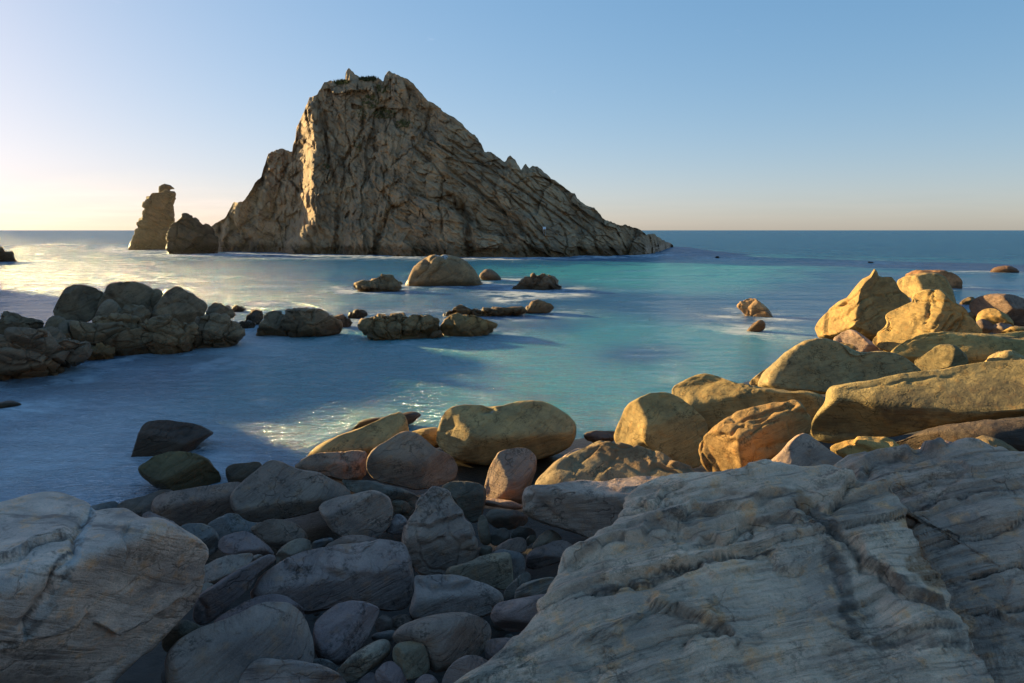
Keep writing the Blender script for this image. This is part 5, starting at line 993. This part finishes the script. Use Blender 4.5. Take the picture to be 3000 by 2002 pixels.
# ------------------------------------------------------------------ the sea
def build_sea():
    nr, na = 620, 620
    rad = np.concatenate([np.geomspace(3.0, 400, nr - 60), np.geomspace(410, 30000, 60)])
    ang = np.concatenate([np.linspace(-110, -44, 60, endpoint=False), np.linspace(-44, 44, na - 120), np.linspace(44, 110, 61)[1:]])
    na_ = len(ang); ang = np.radians(ang)
    R, A = np.meshgrid(rad, ang, indexing='ij')
    x, y = (R * np.sin(A)).ravel(), (R * np.cos(A)).ravel(); r = R.ravel()
    P = np.stack([x, y, 0 * x], 1)
    # swell and chop; the cove is nearly still
    calm = sstep(np.hypot(x * 0.8 + 4, y), 20, 75)
    q = np.stack([x * 0.10 + 0.02 * y, y * 0.28, 0 * x], 1)
    z = calm * (0.16 * fbm(q, 4, 7, 0.55)) * sstep(r, 900, 200)
    z += 0.016 * fbm(np.stack([x * 0.9, y * 1.7, 0 * x], 1), 3, 9) * sstep(r, 120, 30)
    P[:, 2] = z
    i = np.arange(len(rad) - 1)[:, None] * na_ + np.arange(na_ - 1)[None]
    F = np.stack([i, i + na_, i + na_ + 1, i + 1], -1).reshape(-1, 4)
    me = mesh_np('sea', P, F)
    # what the water is over: sand (turquoise), weed and rock (navy), milky wash with sky sheen painted in; plus foam
    px, py = to_px(np.stack([x, np.maximum(y, 1.0), 0 * x], 1))
    ok = y > 1.0
    def g(cx, cy, sx, sy): return np.exp(-((px - cx) / sx) ** 2 - ((py - cy) / sy) ** 2) * ok
    nz = fbm(np.stack([x / 3.2, y / 4.5, 0 * x], 1), 5, 21, 0.55); nz2 = fbm(np.stack([x / 11.0, y / 14.0, 0 * x], 1), 4, 22, 0.55)
    T = 0.95 * g(1480, 1130, 520, 120) + 0.75 * g(1000, 1040, 360, 90) + 0.8 * g(1960, 825, 300, 38) + 0.75 * g(2180, 985, 220, 60) + 0.55 * g(1750, 960, 200, 50) + 0.55 * g(2250, 770, 420, 22) + 0.35 * g(700, 1200, 400, 110) + 0.35 * g(1700, 800, 500, 20) + .4 * g(2050, 1080, 200, 60)
    T -= 0.75 * g(1330, 950, 330, 26) + 0.7 * g(2140, 915, 170, 30) + 0.55 * g(1560, 1165, 160, 22) + 0.5 * g(1850, 880, 130, 22) + 0.6 * g(2250, 940, 120, 30) + .5 * g(1900, 1040, 140, 30)
    T = sstep(1.2 * T + 0.14 * (r < 90) + 0.26 * nz + 0.20 * nz2 * (r < 200), 0.08, 0.95)
    wash_sheen = np.clip(1.0 * g(150, 1330, 430, 200) + 0.7 * g(680, 1010, 200, 50) + 0.1 * g(640, 1330, 200, 90), 0, 1) * (0.75 + 0.5 * nz)  # foam-laden wash plus the bright sky's sheen, put into the body colour
    deep = np.array([0.008, 0.095, 0.195]); tq = np.array([0.045, 0.30, 0.33]); mk = np.array([0.70, 0.76, 0.80])
    body = deep[None] * (1 - T[:, None]) + tq[None] * T[:, None]
    wash_sheen = np.clip(wash_sheen, 0, 0.92)[:, None]; body = body * (1 - wash_sheen) + mk * wash_sheen
    dk = np.clip(0.9 * g(80, 1125, 330, 32) + 0.8 * g(560, 1050, 200, 22), 0, 1)[:, None]   # darker water along the foot of the reef
    body = body * (1 - 0.75 * dk)
    foam = np.zeros(len(x))
    near = np.where(r < 260)[0]; fx, fy = x[near], y[near]; ff = np.zeros(len(near))
    nf = fbm(np.stack([fx * 0.9, fy * 0.7, 0 * fx], 1), 5, 33, 0.6); nf2 = fbm(np.stack([fx * 0.25, fy * 0.3, 0 * fx], 1), 4, 34, 0.6)
    for (cx, cy, rx, ry, st_) in FOOT:
        if st_ <= 0: continue
        ex, ey = rx * 1.0, ry * 1.0; w = 0.25 + 0.012 * cy
        m = (np.abs(fx - cx) < ex + 6 * w) & (np.abs(fy - cy) < ey + 10 * w)
        if not m.any(): continue
        dn = np.hypot((fx[m] - cx) / (ex + w), (fy[m] - cy) / (ey + 1.6 * w))
        ff[m] = np.maximum(ff[m], 1.5 * st_ * np.exp(-(np.maximum(dn - 1, 0) * ex / w) ** 1.2) * sstep(nf[m] + 0.6 * nf2[m], -0.35, 0.35))
    pxn, pyn = px[near], py[near]
    def gp(cx, cy, sx, sy): return np.exp(-((pxn - cx) / sx) ** 2 - ((pyn - cy) / sy) ** 2)
    surf = 0.5 * gp(1100, 757, 500, 4) + 0.9 * gp(1240, 843, 40, 5) + 0.7 * gp(1010, 842, 60, 6) + 0.8 * gp(330, 735, 40, 10) + 0.6 * gp(900, 900, 60, 8) + 1.25 * gp(1530, 862, 110, 14) + 1.1 * gp(1490, 880, 45, 10) + 0.9 * gp(1640, 862, 90, 8) + 0.7 * gp(1180, 838, 110, 9) + 0.6 * gp(780, 890, 90, 10) + 0.8 * gp(2275, 935, 40, 5) + 0.8 * gp(430, 735, 90, 8) + 0.6 * gp(1230, 915, 120, 10) + 0.5 * gp(300, 860, 260, 40) + .7 * gp(700, 745, 120, 5) + .6 * gp(1950, 745, 90, 8) + .6 * gp(1650, 755, 120, 6) + .35 * gp(100, 800, 300, 40) + .5 * gp(150, 960, 60, 8) + .5 * gp(2150, 905, 40, 5)
    ff = np.maximum(ff, np.clip(1.3 * surf, 0, 1.3) * sstep(nf + 0.5 * nf2 + 0.3, -0.15, 0.5))
    foam[near] = np.clip(ff, 0, 1)
    foam = np.maximum(foam, 0.42 * wash_sheen[:, 0])  # pale streaks over the wash and painted sheen go in as foam
    at = me.color_attributes.new('water', 'FLOAT_COLOR', 'POINT')
    at.data.foreach_set('color', np.concatenate([body, foam[:, None]], 1).astype(np.float32).ravel())
    # material
    t = NT('sea_water'); L = t.l
    va = t.node('ShaderNodeVertexColor', layer_name='water'); geo = t.node('ShaderNodeNewGeometry')
    pos = geo.outputs['Position']
    caps = t.noise(t.mapping(pos, (0, 0, 0.1), (0.05, 0.16, 1)), 1.0, 9, 0.7)
    sx = t.node('ShaderNodeSeparateXYZ'); L.new(pos, sx.inputs[0])
    cap = t.math('MULTIPLY', t.ramp(caps, 0.66, 0.74), t.ramp(sx.outputs[1], 60.0, 160.0))
    streak = t.noise(t.mapping(pos, (0, 0, -0.35), (0.5, 1.7, 1)), 1.3, 7, 0.62, 0.8)
    fm = t.math('MULTIPLY', va.outputs['Alpha'], t.ramp(streak, 0.30, 0.62, 0.25, 1.0))
    fm = t.math('MAXIMUM', fm, t.math('MULTIPLY', cap, 0.55))
    dif = t.node('ShaderNodeBsdfDiffuse'); glo = t.node('ShaderNodeBsdfGlossy'); mixs = t.node('ShaderNodeMixShader'); fre = t.node('ShaderNodeFresnel')
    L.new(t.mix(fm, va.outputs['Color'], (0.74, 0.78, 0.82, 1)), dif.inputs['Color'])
    glo.inputs['Color'].default_value = (0.95, 0.97, 1.0, 1); t.put(glo.inputs['Roughness'], t.ramp(sx.outputs[1], 15.0, 150.0, 0.10, 0.18))
    fre.inputs['IOR'].default_value = 1.33
    w1 = t.noise(t.mapping(pos, (0, 0, -0.15), (0.55, 1.5, 1)), 1.9, 5, 0.6, 0.6)
    w2 = t.noise(t.mapping(pos, (0, 0, 0.25), (0.9, 2.6, 1)), 5.5, 4, 0.6, 0.5)
    w3 = t.noise(t.mapping(pos, (0, 0, 0.05), (0.10, 0.30, 1)), 1.0, 6, 0.6, 0.3)
    far = t.ramp(sx.outputs[1], 12.0, 80.0)
    h = t.math('ADD', t.math('MULTIPLY', w1, 0.30), t.math('MULTIPLY', w2, 0.17))
    h = t.math('ADD', h, t.math('MULTIPLY', t.math('MULTIPLY', w3, 2.0), far))
    w4 = t.noise(t.mapping(pos, (0, 0, -0.1), (0.35, 1.1, 1)), 1.0, 5, 0.6, 0.4)
    h = t.math('ADD', h, t.math('MULTIPLY', t.math('MULTIPLY', w4, 0.7), t.ramp(sx.outputs[1], 18.0, 50.0)))
    bp = t.node('ShaderNodeBump'); L.new(h, bp.inputs['Height']); bp.inputs['Strength'].default_value = 1.0; bp.inputs['Distance'].default_value = 1.0
    for q in (glo, fre, dif): L.new(bp.outputs[0], q.inputs['Normal'])
    # a ruffled sea mirrors less at a flat angle than a still sheet would
    fac = t.math('MINIMUM', t.math('MULTIPLY', fre.outputs[0], 1.8), t.ramp(sx.outputs[1], 25.0, 120.0, 0.55, 0.24))
    fac = t.math('MULTIPLY', fac, t.math('SUBTRACT', 1.0, fm))
    L.new(fac, mixs.inputs[0]); L.new(dif.outputs[0], mixs.inputs[1]); L.new(glo.outputs[0], mixs.inputs[2]); L.new(mixs.outputs[0], t.out.inputs[0])
    o = link('sea', me, t.m); tag(o, kind='structure')
build_sea()

# ------------------------------------------------------------------ spray hanging in the low sun round the stack
def build_spray():
    dirs, F = ico(3)
    c = sea_point(470, 742); V = dirs * np.array([42.0, 26.0, 16.0])
    V[:, 2] = np.maximum(V[:, 2], -0.6)
    me = mesh_np('sea_spray', V, F)
    m = bpy.data.materials.new('sea_spray'); m.use_nodes = True; n = m.node_tree.nodes; n.clear()
    out = n.new('ShaderNodeOutputMaterial'); v = n.new('ShaderNodeVolumePrincipled')
    v.inputs['Color'].default_value = (1.0, 0.93, 0.80, 1); v.inputs['Density'].default_value = 0.0003; v.inputs['Anisotropy'].default_value = 0.65
    m.node_tree.links.new(v.outputs[0], out.inputs['Volume'])
    o = link('sea_spray', me, m, None, None, np.array([c[0], c[1], 0.3])); tag(o, 'thin sunlit spray drifting round the foot of the sea stack', 'spray', kind='stuff')
build_spray()
